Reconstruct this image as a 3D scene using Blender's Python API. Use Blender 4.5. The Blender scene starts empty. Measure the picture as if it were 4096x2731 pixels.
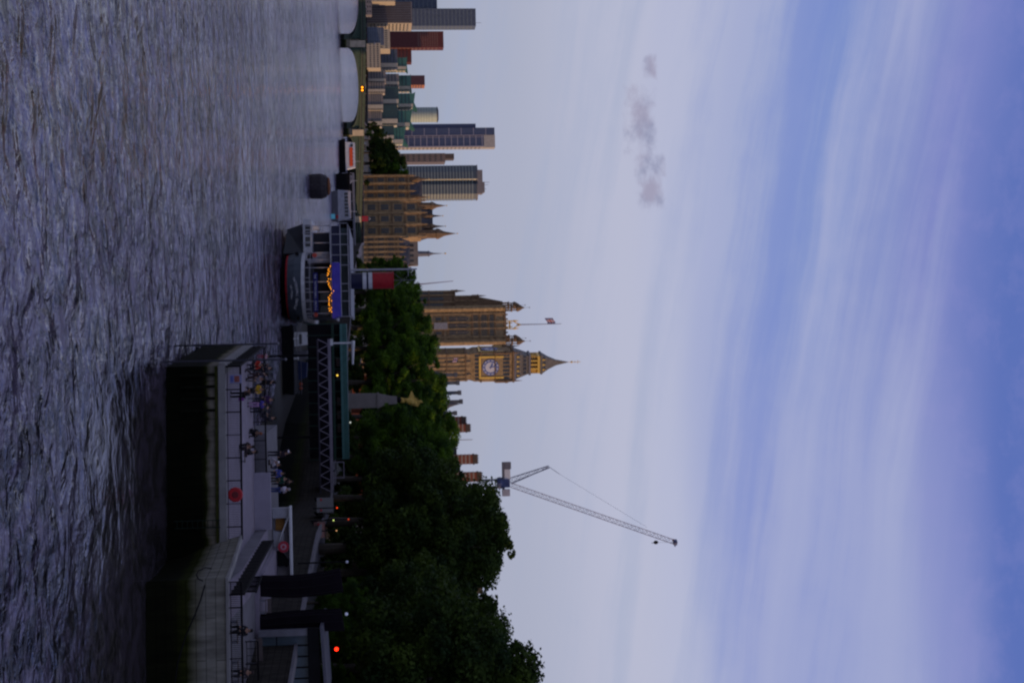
import bpy, math, random
from mathutils import Vector, Matrix
R = math.radians
sc = bpy.context.scene
COL = sc.collection
rnd = random.Random(7)

# ------------------------------------------------------------------ camera
CAMH = 15.0; F = 6000.0; HOR = 1520.0
pit = math.atan((2048 - HOR) / F); rol = R(1.2)
fw = Vector((0, math.cos(pit), math.sin(pit)))
r0 = Vector((1, 0, 0)); u0 = Vector((0, -math.sin(pit), math.cos(pit)))
rt = r0 * math.cos(rol) - u0 * math.sin(rol)
up = r0 * math.sin(rol) + u0 * math.cos(rol)
cam = bpy.data.cameras.new('camera'); camo = bpy.data.objects.new('camera', cam); COL.objects.link(camo)
cam.sensor_width = 36; cam.lens = 36 * F / 4096; cam.clip_end = 40000; cam.clip_start = 0.5
cx, cy = up, -rt; cz = -fw
camo.matrix_world = Matrix(((cx.x, cy.x, cz.x, 0), (cx.y, cy.y, cz.y, 0), (cx.z, cy.z, cz.z, CAMH), (0, 0, 0, 1)))
sc.camera = camo

def P(U, V, Y):            # survey point: bearing and height read from the photograph, at distance Y
    d = fw + rt * ((U - 1365.5) / F) + up * ((V - 2048) / F)
    t = Y / d.y
    return Vector((d.x * t, Y, CAMH + d.z * t))
def XX(U, Y, V=1500): return P(U, V, Y).x
def ZZ(U, V, Y): return P(U, V, Y).z

# ------------------------------------------------------------------ materials
MATS = {}
def mat(name, col, rough=0.8, var=0.25, scale=1.0, bump=0.0, metal=0.0, col2=None, stretch=(1, 1, 1), emis=None, es=0, spec=0.3):
    if name in MATS: return MATS[name]
    m = bpy.data.materials.new(name); m.use_nodes = True
    nt = m.node_tree; b = nt.nodes['Principled BSDF']
    b.inputs['Roughness'].default_value = rough; b.inputs['Metallic'].default_value = metal
    b.inputs['Specular IOR Level'].default_value = spec
    if emis:
        b.inputs['Emission Color'].default_value = (*emis, 1); b.inputs['Emission Strength'].default_value = es
    tc = nt.nodes.new('ShaderNodeTexCoord'); mp = nt.nodes.new('ShaderNodeMapping'); mp.inputs['Scale'].default_value = stretch
    nt.links.new(tc.outputs['Object'], mp.inputs[0])
    n = nt.nodes.new('ShaderNodeTexNoise'); n.inputs['Scale'].default_value = scale; n.inputs['Detail'].default_value = 6
    n.inputs['Roughness'].default_value = 0.65
    nt.links.new(mp.outputs[0], n.inputs['Vector'])
    cr = nt.nodes.new('ShaderNodeValToRGB'); cr.color_ramp.elements[0].position = 0.3; cr.color_ramp.elements[1].position = 0.7
    c2 = col2 or col
    cr.color_ramp.elements[0].color = (*[c * (1 - var) for c in c2], 1)
    cr.color_ramp.elements[1].color = (*[min(1, c * (1 + var)) for c in col], 1)
    nt.links.new(n.outputs['Fac'], cr.inputs[0]); nt.links.new(cr.outputs[0], b.inputs['Base Color'])
    if bump:
        bp = nt.nodes.new('ShaderNodeBump'); bp.inputs['Strength'].default_value = bump; bp.inputs['Distance'].default_value = 0.1
        nt.links.new(n.outputs['Fac'], bp.inputs['Height']); nt.links.new(bp.outputs[0], b.inputs['Normal'])
    MATS[name] = m; return m

def wall_mat(name, dry, wet, z0, z1, joint=None):
    """river wall: dark wet weed below, dry stone above, blocks and streaks"""
    m = bpy.data.materials.new(name); m.use_nodes = True; nt = m.node_tree; N = nt.nodes.new; L = nt.links.new
    b = nt.nodes['Principled BSDF']; b.inputs['Roughness'].default_value = 0.9; b.inputs['Specular IOR Level'].default_value = .06
    g = N('ShaderNodeNewGeometry'); s = N('ShaderNodeSeparateXYZ'); L(g.outputs['Position'], s.inputs[0])
    n = N('ShaderNodeTexNoise'); n.inputs['Scale'].default_value = 0.8; n.inputs['Detail'].default_value = 7
    mp = N('ShaderNodeMapping'); mp.inputs['Scale'].default_value = (1, 1, 0.35); L(g.outputs['Position'], mp.inputs[0]); L(mp.outputs[0], n.inputs['Vector'])
    ad = N('ShaderNodeMath'); ad.operation = 'MULTIPLY_ADD'; L(n.outputs['Fac'], ad.inputs[0]); ad.inputs[1].default_value = .8; L(s.outputs['Z'], ad.inputs[2])
    mr = N('ShaderNodeMapRange'); mr.inputs['From Min'].default_value = z0 + .4; mr.inputs['From Max'].default_value = z1 + .4; L(ad.outputs[0], mr.inputs['Value'])
    cr = N('ShaderNodeValToRGB'); e = cr.color_ramp.elements
    e[0].position = 0; e[0].color = (*wet, 1); e[1].position = 1; e[1].color = (*dry, 1)
    x = e.new(.45); x.color = (wet[0] * 2.2 + .01, wet[1] * 2.4 + .012, wet[2] * 1.4, 1)
    x = e.new(.7); x.color = (dry[0] * .62, dry[1] * .62, dry[2] * .5, 1)
    L(mr.outputs[0], cr.inputs[0])
    n2 = N('ShaderNodeTexNoise'); n2.inputs['Scale'].default_value = 2.2; n2.inputs['Detail'].default_value = 8
    mp2 = N('ShaderNodeMapping'); mp2.inputs['Scale'].default_value = (1.2, 1.2, .25); L(g.outputs['Position'], mp2.inputs[0]); L(mp2.outputs[0], n2.inputs['Vector'])
    mm = N('ShaderNodeMapRange'); mm.inputs['From Min'].default_value = .3; mm.inputs['From Max'].default_value = .7; mm.inputs['To Min'].default_value = .55; mm.inputs['To Max'].default_value = 1.15
    L(n2.outputs['Fac'], mm.inputs['Value'])
    mx = N('ShaderNodeMix'); mx.data_type = 'RGBA'; mx.blend_type = 'MULTIPLY'; mx.inputs['Factor'].default_value = 1
    L(cr.outputs[0], mx.inputs['A']); L(mm.outputs[0], mx.inputs['B'])
    out = mx.outputs['Result']
    if joint:
        bk = N('ShaderNodeTexBrick'); bk.inputs['Scale'].default_value = 1; bk.inputs['Brick Width'].default_value = joint[0]; bk.inputs['Row Height'].default_value = joint[1]
        bk.inputs['Mortar Size'].default_value = .03; bk.inputs['Color1'].default_value = (1, 1, 1, 1); bk.inputs['Color2'].default_value = (.82, .84, .86, 1); bk.inputs['Mortar'].default_value = (.45, .45, .45, 1)
        cb = N('ShaderNodeCombineXYZ'); a2 = N('ShaderNodeMath'); a2.operation = 'ADD'; L(s.outputs['X'], a2.inputs[0]); L(s.outputs['Y'], a2.inputs[1])
        L(a2.outputs[0], cb.inputs[0]); L(s.outputs['Z'], cb.inputs[1]); L(cb.outputs[0], bk.inputs['Vector'])
        m2 = N('ShaderNodeMix'); m2.data_type = 'RGBA'; m2.blend_type = 'MULTIPLY'; m2.inputs['Factor'].default_value = 1
        L(out, m2.inputs['A']); L(bk.outputs['Color'], m2.inputs['B']); out = m2.outputs['Result']
    L(out, b.inputs['Base Color'])
    bp = N('ShaderNodeBump'); bp.inputs['Strength'].default_value = .5; bp.inputs['Distance'].default_value = .08
    L(n2.outputs['Fac'], bp.inputs['Height']); L(bp.outputs[0], b.inputs['Normal'])
    MATS[name] = m; return m

def glow(name, col, s): return mat(name, col, emis=col, es=s, var=0)

# ------------------------------------------------------------------ mesh builder
class MB:
    def __init__(s): s.v = []; s.f = []; s.mi = []; s.m = 0
    def add(s, vs, fs):
        o = len(s.v); s.v += [Vector(v) for v in vs]; s.f += [tuple(i + o for i in f) for f in fs]; s.mi += [s.m] * len(fs); return s
    def box(s, x0, x1, y0, y1, z0, z1):
        return s.hexa([(x0, y0, z0), (x1, y0, z0), (x1, y1, z0), (x0, y1, z0), (x0, y0, z1), (x1, y0, z1), (x1, y1, z1), (x0, y1, z1)])
    def hexa(s, v): return s.add(v, [(0, 3, 2, 1), (4, 5, 6, 7), (0, 1, 5, 4), (1, 2, 6, 5), (2, 3, 7, 6), (3, 0, 4, 7)])
    def frus(s, x, y, z0, z1, a0, b0, a1, b1):      # tapered box, half sizes a,b
        return s.hexa([(x - a0, y - b0, z0), (x + a0, y - b0, z0), (x + a0, y + b0, z0), (x - a0, y + b0, z0),
                       (x - a1, y - b1, z1), (x + a1, y - b1, z1), (x + a1, y + b1, z1), (x - a1, y + b1, z1)])
    def tube(s, pts, rs, n=6, cap=True):
        pts = [Vector(p) for p in pts]
        if not isinstance(rs, (list, tuple)): rs = [rs] * len(pts)
        o = len(s.v); vs = []
        for i, p in enumerate(pts):
            d = (pts[min(i + 1, len(pts) - 1)] - pts[max(i - 1, 0)])
            d = d.normalized() if d.length > 1e-9 else Vector((0, 0, 1))
            a = d.cross(Vector((0, 1, 0))) if abs(d.y) < .9 else d.cross(Vector((1, 0, 0)))
            a.normalize(); b = d.cross(a)
            for k in range(n):
                t = 2 * math.pi * (k + .5) / n
                vs.append(p + (a * math.cos(t) + b * math.sin(t)) * rs[i])
        fs = []
        for i in range(len(pts) - 1):
            for k in range(n):
                k2 = (k + 1) % n; fs.append((i * n + k, i * n + k2, (i + 1) * n + k2, (i + 1) * n + k))
        if cap: fs += [tuple(range(n))[::-1], tuple((len(pts) - 1) * n + k for k in range(n))]
        return s.add(vs, fs)
    def bar(s, a, b, r=.05, n=4): return s.tube([a, b], r, n)
    def lathe(s, x, y, prof, n=8, ph=0):            # prof: (r,z)
        vs = []; fs = []
        for r, z in prof:
            for k in range(n):
                t = 2 * math.pi * k / n + ph; vs.append((x + r * math.cos(t), y + r * math.sin(t), z))
        for i in range(len(prof) - 1):
            for k in range(n):
                k2 = (k + 1) % n; fs.append((i * n + k, i * n + k2, (i + 1) * n + k2, (i + 1) * n + k))
        fs += [tuple(range(n))[::-1], tuple((len(prof) - 1) * n + k for k in range(n))]
        return s.add(vs, fs)
    def prism(s, poly, z0, z1):
        n = len(poly); vs = [(*p, z0) for p in poly] + [(*p, z1) for p in poly]
        fs = [tuple(range(n))[::-1], tuple(range(n, 2 * n))] + [(i, (i + 1) % n, (i + 1) % n + n, i + n) for i in range(n)]
        return s.add(vs, fs)
    def prismY(s, poly, y0, y1):                    # poly in x,z
        n = len(poly); vs = [(p[0], y0, p[1]) for p in poly] + [(p[0], y1, p[1]) for p in poly]
        fs = [tuple(range(n)), tuple(range(n, 2 * n))[::-1]] + [(i, i + n, (i + 1) % n + n, (i + 1) % n) for i in range(n)]
        return s.add(vs, fs)
    def ball(s, c, r, n=8, sq=(1, 1, 1)):
        pr = [(max(1e-3, r * math.sin(math.pi * i / n)), -r * math.cos(math.pi * i / n)) for i in range(n + 1)]
        o = len(s.v); s.lathe(0, 0, pr, n)
        for v in s.v[o:]: v.x = v.x * sq[0] + c[0]; v.y = v.y * sq[1] + c[1]; v.z = v.z * sq[2] + c[2]
        return s
    def text(s, txt, cx, y, cz, size, arc=0.0, width=None):   # upright letters facing -y
        tot = 0; gl = []
        for ch in txt:
            cu = bpy.data.curves.new('t', 'FONT'); cu.body = ch; cu.size = size; cu.resolution_u = 2
            ob = bpy.data.objects.new('t', cu); COL.objects.link(ob); me = None
            if ch != ' ':
                dg = bpy.context.evaluated_depsgraph_get(); me = bpy.data.meshes.new_from_object(ob.evaluated_get(dg))
            gl.append(me); bpy.data.objects.remove(ob)
        W = width or size * .72 * len(txt); st = W / len(txt)
        for i, me in enumerate(gl):
            if me is None: continue
            t = (i + .5) / len(txt) - .5; x = cx + t * W; z = cz - arc * (t * 2) ** 2; sl = math.atan(-arc * 8 * t / W)
            xs = [v.co.x for v in me.vertices]; mx_ = (min(xs) + max(xs)) / 2
            vs = []
            for v in me.vertices:
                lx = v.co.x - mx_; lz = v.co.y
                vs.append((x + lx * math.cos(sl) - lz * math.sin(sl), y(x) if callable(y) else y, z + lx * math.sin(sl) + lz * math.cos(sl)))
            s.add(vs, [tuple(p.vertices) for p in me.polygons])
        return s
    def data(s, name, mats):
        me = bpy.data.meshes.new(name); me.from_pydata([tuple(v) for v in s.v], [], s.f)
        if not isinstance(mats, (list, tuple)): mats = [mats]
        for m in mats: me.materials.append(m)
        if len(mats) > 1: me.polygons.foreach_set('material_index', s.mi)
        me.update(); return me

def props(o, label=None, cat=None, group=None, kind=None):
    if label: o['label'] = label
    if cat: o['category'] = cat
    if group: o['group'] = group
    if kind: o['kind'] = kind
    return o
def link(name, me, parent=None, loc=(0, 0, 0), rz=0):
    o = bpy.data.objects.new(name, me); COL.objects.link(o); o.parent = parent; o.location = loc; o.rotation_euler = (0, 0, rz); return o
def thing(name, label, cat, loc, rz=0, group=None):
    o = link(name, None, None, loc, rz); o.empty_display_size = .5; return props(o, label, cat, group)
def part(parent, name, mb, mats, world=False, smooth=False):
    if world:
        off = Vector(parent.location)
        if parent.parent: off = off + Vector(parent.parent.location)
        for v in mb.v: v -= off
    me = mb.data(name, mats)
    if smooth: me.polygons.foreach_set('use_smooth', [True] * len(me.polygons))
    return link(name, me, parent)
def single(name, mb, mats, label=None, cat=None, group=None, kind=None, base=None):
    if base is not None:
        base = Vector(base)
        for v in mb.v: v -= base
    o = link(name, mb.data(name, mats), None, base if base is not None else (0, 0, 0)); return props(o, label, cat, group, kind)
def copy_tree(o, parent=None):
    c = o.copy(); COL.objects.link(c); c.parent = parent
    for ch in [x for x in bpy.data.objects if x.parent == o]: copy_tree(ch, c)
    return c

# ------------------------------------------------------------------ palette
STONE = mat('limestone_sun_tone', (.35, .24, .125), .85, .3, .5, .4, col2=(.2, .14, .085))  # limestone with the warm sunlight put into its base colour
STONED = mat('limestone_shade_tone', (.17, .11, .065), .85, .3, .4, .3)  # same limestone with shade put into a darker base colour
GOLD = mat('gilding', (.75, .48, .1), .4, .2, 2, 0, .3)
IRON = mat('cast_iron_roof', (.135, .12, .105), .6, .3, .6)
SLATE = mat('slate', (.07, .07, .085), .7, .3, .5)
GLASSD = mat('dark_window', (.025, .028, .035), .25, .3, 1, spec=.6)
CREAM = mat('cream_stone', (.42, .36, .27), .8, .2, .5)
GREY = mat('grey_concrete', (.2, .185, .19), .85, .2, .4)
WHITE = mat('white_paint', (.55, .56, .6), .5, .15, 1.5)
LGREY = mat('light_grey_paint', (.33, .33, .38), .5, .2, 1.2)
NAVY = mat('navy_paint', (.012, .014, .05), .45, .3, 1)
BLUEC = mat('blue_canvas', (.06, .045, .34), .8, .2, 1)
RED = mat('red_paint', (.36, .012, .02), .5, .2, 1)
BLACK = mat('black_paint', (.008, .008, .010), .7, .3, 1, spec=.1)
DARK = mat('dark_interior', (.012, .011, .014), .9, .3, 1, spec=.05)
STEEL = mat('grey_steel', (.14, .14, .17), .5, .25, 1.5)
TEAL = mat('teal_paint', (.03, .1, .095), .5, .3, 1)
GREENP = mat('bridge_green', (.05, .075, .055), .6, .3, .8)
BRICK = mat('red_brick', (.24, .075, .045), .9, .25, 1.5)
PALE = mat('pale_paving', (.2, .175, .225), .8, .18, .9, .2)
PAVE = mat('granite_paving', (.125, .12, .14), .85, .22, .8, .2)
ASPH = mat('asphalt', (.05, .05, .052), .9, .3, .5)
GROUND = mat('city_ground', (.045, .045, .042), .95, .3, .1)
SKIN = mat('skin', (.3, .17, .12), .6, .1, 5)
HAIR = mat('dark_hair', (.015, .012, .01), .7, .2, 10)

# ------------------------------------------------------------------ world, sun
SUNAZ, SUNEL = R(104), R(9)
w = bpy.data.worlds.new('World'); sc.world = w; w.use_nodes = True; nt = w.node_tree; nt.nodes.clear()
N = nt.nodes.new; L = nt.links.new
def MA(op, a, b=None, c=None, clamp=False):
    n = N('ShaderNodeMath'); n.operation = op; n.use_clamp = clamp
    for i, x in enumerate((a, b, c)):
        if x is None: continue
        if isinstance(x, (int, float)): n.inputs[i].default_value = x
        else: L(x, n.inputs[i])
    return n.outputs[0]
def MR(v, a, b, c=0, d=1, smooth=True):
    n = N('ShaderNodeMapRange'); n.interpolation_type = 'SMOOTHSTEP' if smooth else 'LINEAR'
    L(v, n.inputs['Value'])
    for k, x in zip(('From Min', 'From Max', 'To Min', 'To Max'), (a, b, c, d)): n.inputs[k].default_value = x
    return n.outputs[0]
def MX(f, a, b, bt='MIX'):
    n = N('ShaderNodeMix'); n.data_type = 'RGBA'; n.blend_type = bt
    for k, x in (('Factor', f), ('A', a), ('B', b)):
        if isinstance(x, (int, float)): n.inputs[k].default_value = x
        elif isinstance(x, tuple): n.inputs[k].default_value = (*x, 1)
        else: L(x, n.inputs[k])
    return n.outputs['Result']
def NZ(vec, sc_, det=6, ro=.55, dist=0):
    n = N('ShaderNodeTexNoise'); n.inputs['Scale'].default_value = sc_; n.inputs['Detail'].default_value = det
    n.inputs['Roughness'].default_value = ro; n.inputs['Distortion'].default_value = dist; L(vec, n.inputs['Vector']); return n.outputs['Fac']
def CB(x, y, z=0.0):
    n = N('ShaderNodeCombineXYZ')
    for i, q in enumerate((x, y, z)):
        if isinstance(q, (int, float)): n.inputs[i].default_value = q
        else: L(q, n.inputs[i])
    return n.outputs[0]
sky = N('ShaderNodeTexSky'); sky.sky_type = 'NISHITA'; sky.sun_disc = False; sky.sun_elevation = SUNEL; sky.sun_rotation = SUNAZ
sky.air_density = 1.2; sky.dust_density = 1.5; sky.ozone_density = 3
tc = N('ShaderNodeTexCoord'); sp = N('ShaderNodeSeparateXYZ'); L(tc.outputs['Generated'], sp.inputs[0])
x, y, z = sp.outputs
K = 10.0
az = MA('ARCTAN2', x, y); el = MA('ARCSINE', z)
big = NZ(CB(MA('MULTIPLY', az, 2.6), MA('MULTIPLY', MA('ADD', el, MA('MULTIPLY', az, .17)), 11), 12.0), 1.0, 4, .5)
rp = N('ShaderNodeValToRGB'); rp.color_ramp.interpolation = 'EASE'
stops = [(0, (.34, .37, .47)), (.013, (.35, .385, .49)), (.08, (.415, .44, .57)), (.162, (.50, .515, .66)), (.190, (.485, .508, .675)), (.232, (.385, .43, .65)), (.280, (.225, .30, .61)), (.318, (.25, .30, .59)), (.355, (.205, .24, .565)), (.405, (.11, .17, .49)), (.47, (.12, .175, .46)), (.62, (.30, .32, .42)), (1.5, (.33, .34, .42))]
e = rp.color_ramp.elements; e[0].position = 0; e[0].color = (*stops[0][1], 1); e[1].position = 1; e[1].color = (*stops[-1][1], 1)
for p_, c_ in stops[1:-1]: q_ = e.new(p_ / 1.5); q_.color = (*c_, 1)
L(MA('DIVIDE', MA('ADD', MA('ADD', el, MA('MULTIPLY', MA('MULTIPLY', MA('SUBTRACT', big, .5), .05), MR(el, .12, .22))), MA('MULTIPLY', MA('MULTIPLY', MA('MINIMUM', az, .0), .12), MR(el, .16, .24))), 1.5), rp.inputs[0])
base = MX(1.0, rp.outputs[0], (K, K, K), 'MULTIPLY')
nish = MX(1.0, sky.outputs[0], (.9, .95, 1.3), 'MULTIPLY')
base = MX(.06, base, nish)
base = MX(MA('MULTIPLY', MA('MULTIPLY', MR(az, -.10, .12), MR(el, .19, .24)), MR(el, .40, .31, 0, .85)), base, tuple(c * K for c in (.325, .365, .62)))
acr = MA('ADD', el, MA('MULTIPLY', az, .17))
warp = NZ(CB(MA('MULTIPLY', az, 3), MA('MULTIPLY', el, 9), 1.0), 1.0, 3)
acr = MA('ADD', acr, MA('MULTIPLY', warp, .03))
s1 = NZ(CB(MA('MULTIPLY', az, 1.3), MA('MULTIPLY', acr, 21)), 1.0, 3, .5)
s2 = NZ(CB(MA('MULTIPLY', az, 4), MA('MULTIPLY', acr, 75), 5.0), 1.0, 5, .6)
s3 = NZ(CB(MA('MULTIPLY', az, 30), MA('MULTIPLY', el, 42), 8.0), 1.0, 6, .6)
sm = MA('ADD', MA('MULTIPLY', s1, .66), MA('ADD', MA('MULTIPLY', s2, .24), MA('MULTIPLY', s3, .10)))
band = MA('MULTIPLY', MR(el, .16, .25), MR(el, .40, .33))
lowb = MR(el, .25, .15)
c1 = MX(MA('MULTIPLY', MA('MULTIPLY', MR(sm, .45, .66), band), MR(az, .0, .2, .8, .5)), base, tuple(c * K for c in (.385, .42, .64)))
c1 = MX(MA('MULTIPLY', MA('MULTIPLY', MR(sm, .52, .38), MA('MULTIPLY', MR(el, .15, .26), MR(el, .36, .30))), .45), c1, tuple(c * K for c in (.145, .22, .585)))
c1 = MX(MA('MULTIPLY', MA('MULTIPLY', MR(sm, .53, .36), lowb), .5), c1, tuple(c * K for c in (.345, .405, .575)))
c1 = MX(MA('MULTIPLY', MA('MULTIPLY', MR(s3, .45, .65), MR(el, .33, .37)), .16), c1, tuple(c * K for c in (.28, .28, .60)))
# small grey cumulus low on the left
yy = MA('MAXIMUM', y, .05); ea = MA('DIVIDE', x, yy); ee = MA('DIVIDE', z, yy)
pn = NZ(CB(MA('MULTIPLY', ea, 70), MA('MULTIPLY', ee, 95)), 1.0, 8, .6, .1)
def bell(v, c, wd): return MA('SUBTRACT', 1.0, MA('POWER', MA('ABSOLUTE', MA('DIVIDE', MA('SUBTRACT', v, c), wd)), 2.0))
pm = MA('MAXIMUM', MA('ADD', MA('MINIMUM', bell(ea, -.148, .024), bell(ee, .178, .012)), 0), MA('MINIMUM', bell(ea, -.106, .021), bell(ee, .184, .011)))
pm = MA('MAXIMUM', pm, MA('MINIMUM', bell(ea, -.183, .010), bell(ee, .185, .006)))
puff = MR(MA('ADD', MA('MULTIPLY', pm, .36), pn), .50, .95, 0, .8)
puff = MA('MULTIPLY', puff, MR(pm, -.4, .2)); puff = MA('MULTIPLY', puff, MR(y, 0, .2))
c2 = MX(puff, c1, MX(MR(NZ(CB(MA('MULTIPLY', ea, 55), MA('MULTIPLY', ee, 55), 3.0), 1.0, 3, .5), .38, .62), tuple(c * K for c in (.25, .265, .40)), tuple(c * K for c in (.33, .31, .43))))
bg = N('ShaderNodeBackground'); bg.inputs[1].default_value = .1; L(c2, bg.inputs[0])
wo = N('ShaderNodeOutputWorld'); L(bg.outputs[0], wo.inputs[0])

sl = bpy.data.lights.new('sun', 'SUN'); sl.energy = 2.6; sl.angle = R(.6); sl.color = (1, .62, .32)
so = bpy.data.objects.new('sun', sl); COL.objects.link(so)
sd = Vector((math.sin(SUNAZ) * math.cos(SUNEL), math.cos(SUNAZ) * math.cos(SUNEL), math.sin(SUNEL)))
so.rotation_euler = sd.to_track_quat('Z', 'Y').to_euler()

# ------------------------------------------------------------------ water
m = bpy.data.materials.new('river_water'); m.use_nodes = True; nt = m.node_tree; N = nt.nodes.new; L = nt.links.new
b = nt.nodes['Principled BSDF']; b.inputs['Roughness'].default_value = .10; b.inputs['IOR'].default_value = 1.45
g = N('ShaderNodeNewGeometry'); sp = N('ShaderNodeSeparateXYZ'); L(g.outputs['Position'], sp.inputs[0])
X_, Y_, Z_ = sp.outputs
va = CB(MA('MULTIPLY', X_, .29), MA('MULTIPLY', Y_, .25)); vb = CB(MA('MULTIPLY', X_, 1.0), MA('MULTIPLY', Y_, .8), 3.0)
vc = CB(MA('MULTIPLY', X_, .09), MA('MULTIPLY', Y_, .06), 7.0)
n1 = NZ(va, 1.0, 3, .5, .6); n2 = NZ(vb, 1.0, 4, .6, .8); n3 = NZ(vc, 1.0, 3, .5, .5)
n4 = NZ(CB(MA('MULTIPLY', X_, .045), MA('MULTIPLY', Y_, .022), 2.0), 1.0, 4, .6, .6)
hh = MA('ADD', MA('MULTIPLY', n1, 1.45), MA('ADD', MA('MULTIPLY', n2, .34), MA('MULTIPLY', n3, 1.6)))
bp = N('ShaderNodeBump'); bp.inputs['Strength'].default_value = 1; bp.inputs['Distance'].default_value = 1.1; b.inputs['Specular Tint'].default_value = (.93, .88, 1, 1);  L(MR(Y_, 100, 600, .07, .2, False), b.inputs['Roughness']); L(hh, bp.inputs['Height']); L(bp.outputs[0], b.inputs['Normal'])
n5 = NZ(CB(MA('MULTIPLY', X_, .13), MA('MULTIPLY', Y_, .06), 6.0), 1.0, 6, .7, .5)
n6 = NZ(CB(MA('MULTIPLY', X_, .8), MA('MULTIPLY', Y_, .42), 9.0), 1.0, 4, .6, .8)
far = MR(Y_, 120, 420, 0, 1)
mixn = MA('ADD', MA('MULTIPLY', n5, MA('ADD', MA('MULTIPLY', far, .45), .4)), MA('MULTIPLY', n6, MA('SUBTRACT', .6, MA('MULTIPLY', far, .45))))
mcon = MR(mixn, .43, .57)
cc = MX(mcon, (.011, .009, .017), (.150, .124, .20))  # bright and dark wave reflections put into the water's base colour
calm_reflect = MA('SUBTRACT', 1.0, MA('MULTIPLY', MA('MULTIPLY', MR(X_, -5, 6, 0, .8), MR(Y_, 55, 85)), MR(Y_, 135, 112)))
L(MX(calm_reflect, (.028, .025, .025), cc), b.inputs['Base Color'])  # dark reflection of the terrace wall put into the base colour
L(MA('MULTIPLY', calm_reflect, MA('MULTIPLY', MR(Y_, 100, 700, 1, .65, False), MR(n4, .35, .62, .5, 1.0))), bp.inputs['Strength'])
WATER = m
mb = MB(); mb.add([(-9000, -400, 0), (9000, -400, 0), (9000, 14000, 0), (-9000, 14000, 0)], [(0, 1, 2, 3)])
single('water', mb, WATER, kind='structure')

# ------------------------------------------------------------------ land
GZ = 7.0
bank = [(60, -300), (36, 20), (27, 80), (21.5, 128), (19.5, 156), (20.5, 200), (12, 236), (7.5, 275), (-4, 350), (-20, 425), (-32, 520), (-43, 640), (-50, 742), (-62, 765), (-98, 792), (-120, 840), (-131, 900), (-146, 990), (-190, 1320), (-300, 1690), (-2600, 1760)]
mb = MB(); poly = [(x, y) for x, y in bank] + [(-9000, 1760), (-9000, 14000), (9000, 14000), (9000, -300)]
mb.add([(x, y, GZ) for x, y in poly], [tuple(range(len(poly)))[::-1]])
single('ground', mb, GROUND, kind='structure')
GRANITE = wall_mat('granite_river_wall', (.038, .034, .03), (.004, .005, .004), 2.0, 4.5, (1.6, .55))
def bankwall(pts, name, label, z1=GZ + 1.0, th=.8, mt=GRANITE):
    t = thing(name, label, 'river wall', (pts[0][0], pts[0][1], 0))
    a = MB(); c = MB()
    for (p, q) in zip(pts, pts[1:]):
        p = Vector((*p, 0)); q = Vector((*q, 0)); d = (q - p).normalized(); n = Vector((-d.y, d.x, 0)) * -1   # towards land (+x)
        n = Vector((d.y, -d.x, 0))
        o = [p, q, q + n * th, p + n * th]
        a.hexa([(v.x, v.y, -.5) for v in o] + [(v.x, v.y, z1) for v in o])
        e = [p - n * .12, q - n * .12, q + n * (th + .12), p + n * (th + .12)]
        c.hexa([(v.x, v.y, z1) for v in e] + [(v.x, v.y, z1 + .22) for v in e])
    part(t, 'wall', a, mt, True); part(t, 'coping', c, PAVE, True); return t
bankwall(bank[1:8], 'embankment_wall', 'dark granite embankment wall behind the jetty and the gangway')
bankwall(bank[7:13], 'embankment_wall', 'far granite embankment wall running to the green bridge')
bankwall(bank[12:], 'embankment_wall', 'distant river wall beyond the green bridge')
mud = MB(); mpts = [(21.5, 128), (19.5, 156), (20.5, 200), (12, 236), (7.5, 275), (-4, 350), (-12, 345), (-3, 270), (1, 232), (9, 205), (10, 180), (8, 150), (8, 128)]
mud.add([(x_, y_, .03) for x_, y_ in mpts], [tuple(range(len(mpts)))])
single('foreshore', mud, mat('mud_reflection_tone', (.022, .02, .017), .6, .5, .35, .5, spec=.15), kind='structure')  # mud kept dark to stand for the reflected wall and trees
# promenade road
def strip(pts, o0, o1, z, name, mt):
    mb = MB(); n = len(pts)
    ns = []
    for i in range(n):
        p = Vector(pts[max(i - 1, 0)]); q = Vector(pts[min(i + 1, n - 1)]); d = (q - p).normalized(); ns.append(Vector((d.y, -d.x)))
    vs = [(pts[i][0] + ns[i].x * o0, pts[i][1] + ns[i].y * o0, z) for i in range(n)] + [(pts[i][0] + ns[i].x * o1, pts[i][1] + ns[i].y * o1, z) for i in range(n)]
    mb.add(vs, [(i, i + n, i + n + 1, i + 1)[::-1] for i in range(n - 1)]); return single(name, mb, mt, kind='structure')
strip(bank[:13], .9, 6, GZ + .13, 'pavement', PAVE)
strip(bank[:13], 6, 20, GZ + .01, 'road', ASPH)
strip(bank[:13], 12.9, 13.1, GZ + .02, 'road_marking', WHITE)

# ------------------------------------------------------------------ buildings helpers
def building(name, label, U0, U1, Vt, Y, dep, mw, rz=0, base=GZ, roof=None, cat='building', roofh=1.2):
    x0, x1 = XX(U0, Y, Vt), XX(U1, Y, Vt); h = ZZ((U0 + U1) / 2, Vt, Y) - base
    t = thing(name, label, cat, ((x0 + x1) / 2, Y, base), rz)
    wd = x1 - x0; part(t, 'wall', MB().box(-wd / 2, wd / 2, 0, dep, 0, h), mw)
    if roof: part(t, 'roof', MB().box(-wd / 2 + .5, wd / 2 - .5, .5, dep - .5, h, h + roofh), roof)
    t['w'] = wd; t['h'] = h; t['d'] = dep; return t, wd, h
def clean(t):
    for k in ('w', 'h', 'd'):
        if k in t: del t[k]
def bands(t, wd, dep, z0, z1, n, frac, mt, e=.15, name='window_band', x0=None, x1=None):
    st = (z1 - z0) / n; a = -wd / 2 if x0 is None else x0; c = wd / 2 if x1 is None else x1
    me = MB().box(a - e, c + e, -e, dep + e, 0, st * frac).data(name, mt)
    for i in range(n): link(name, me, t, (0, 0, z0 + i * st))
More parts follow.
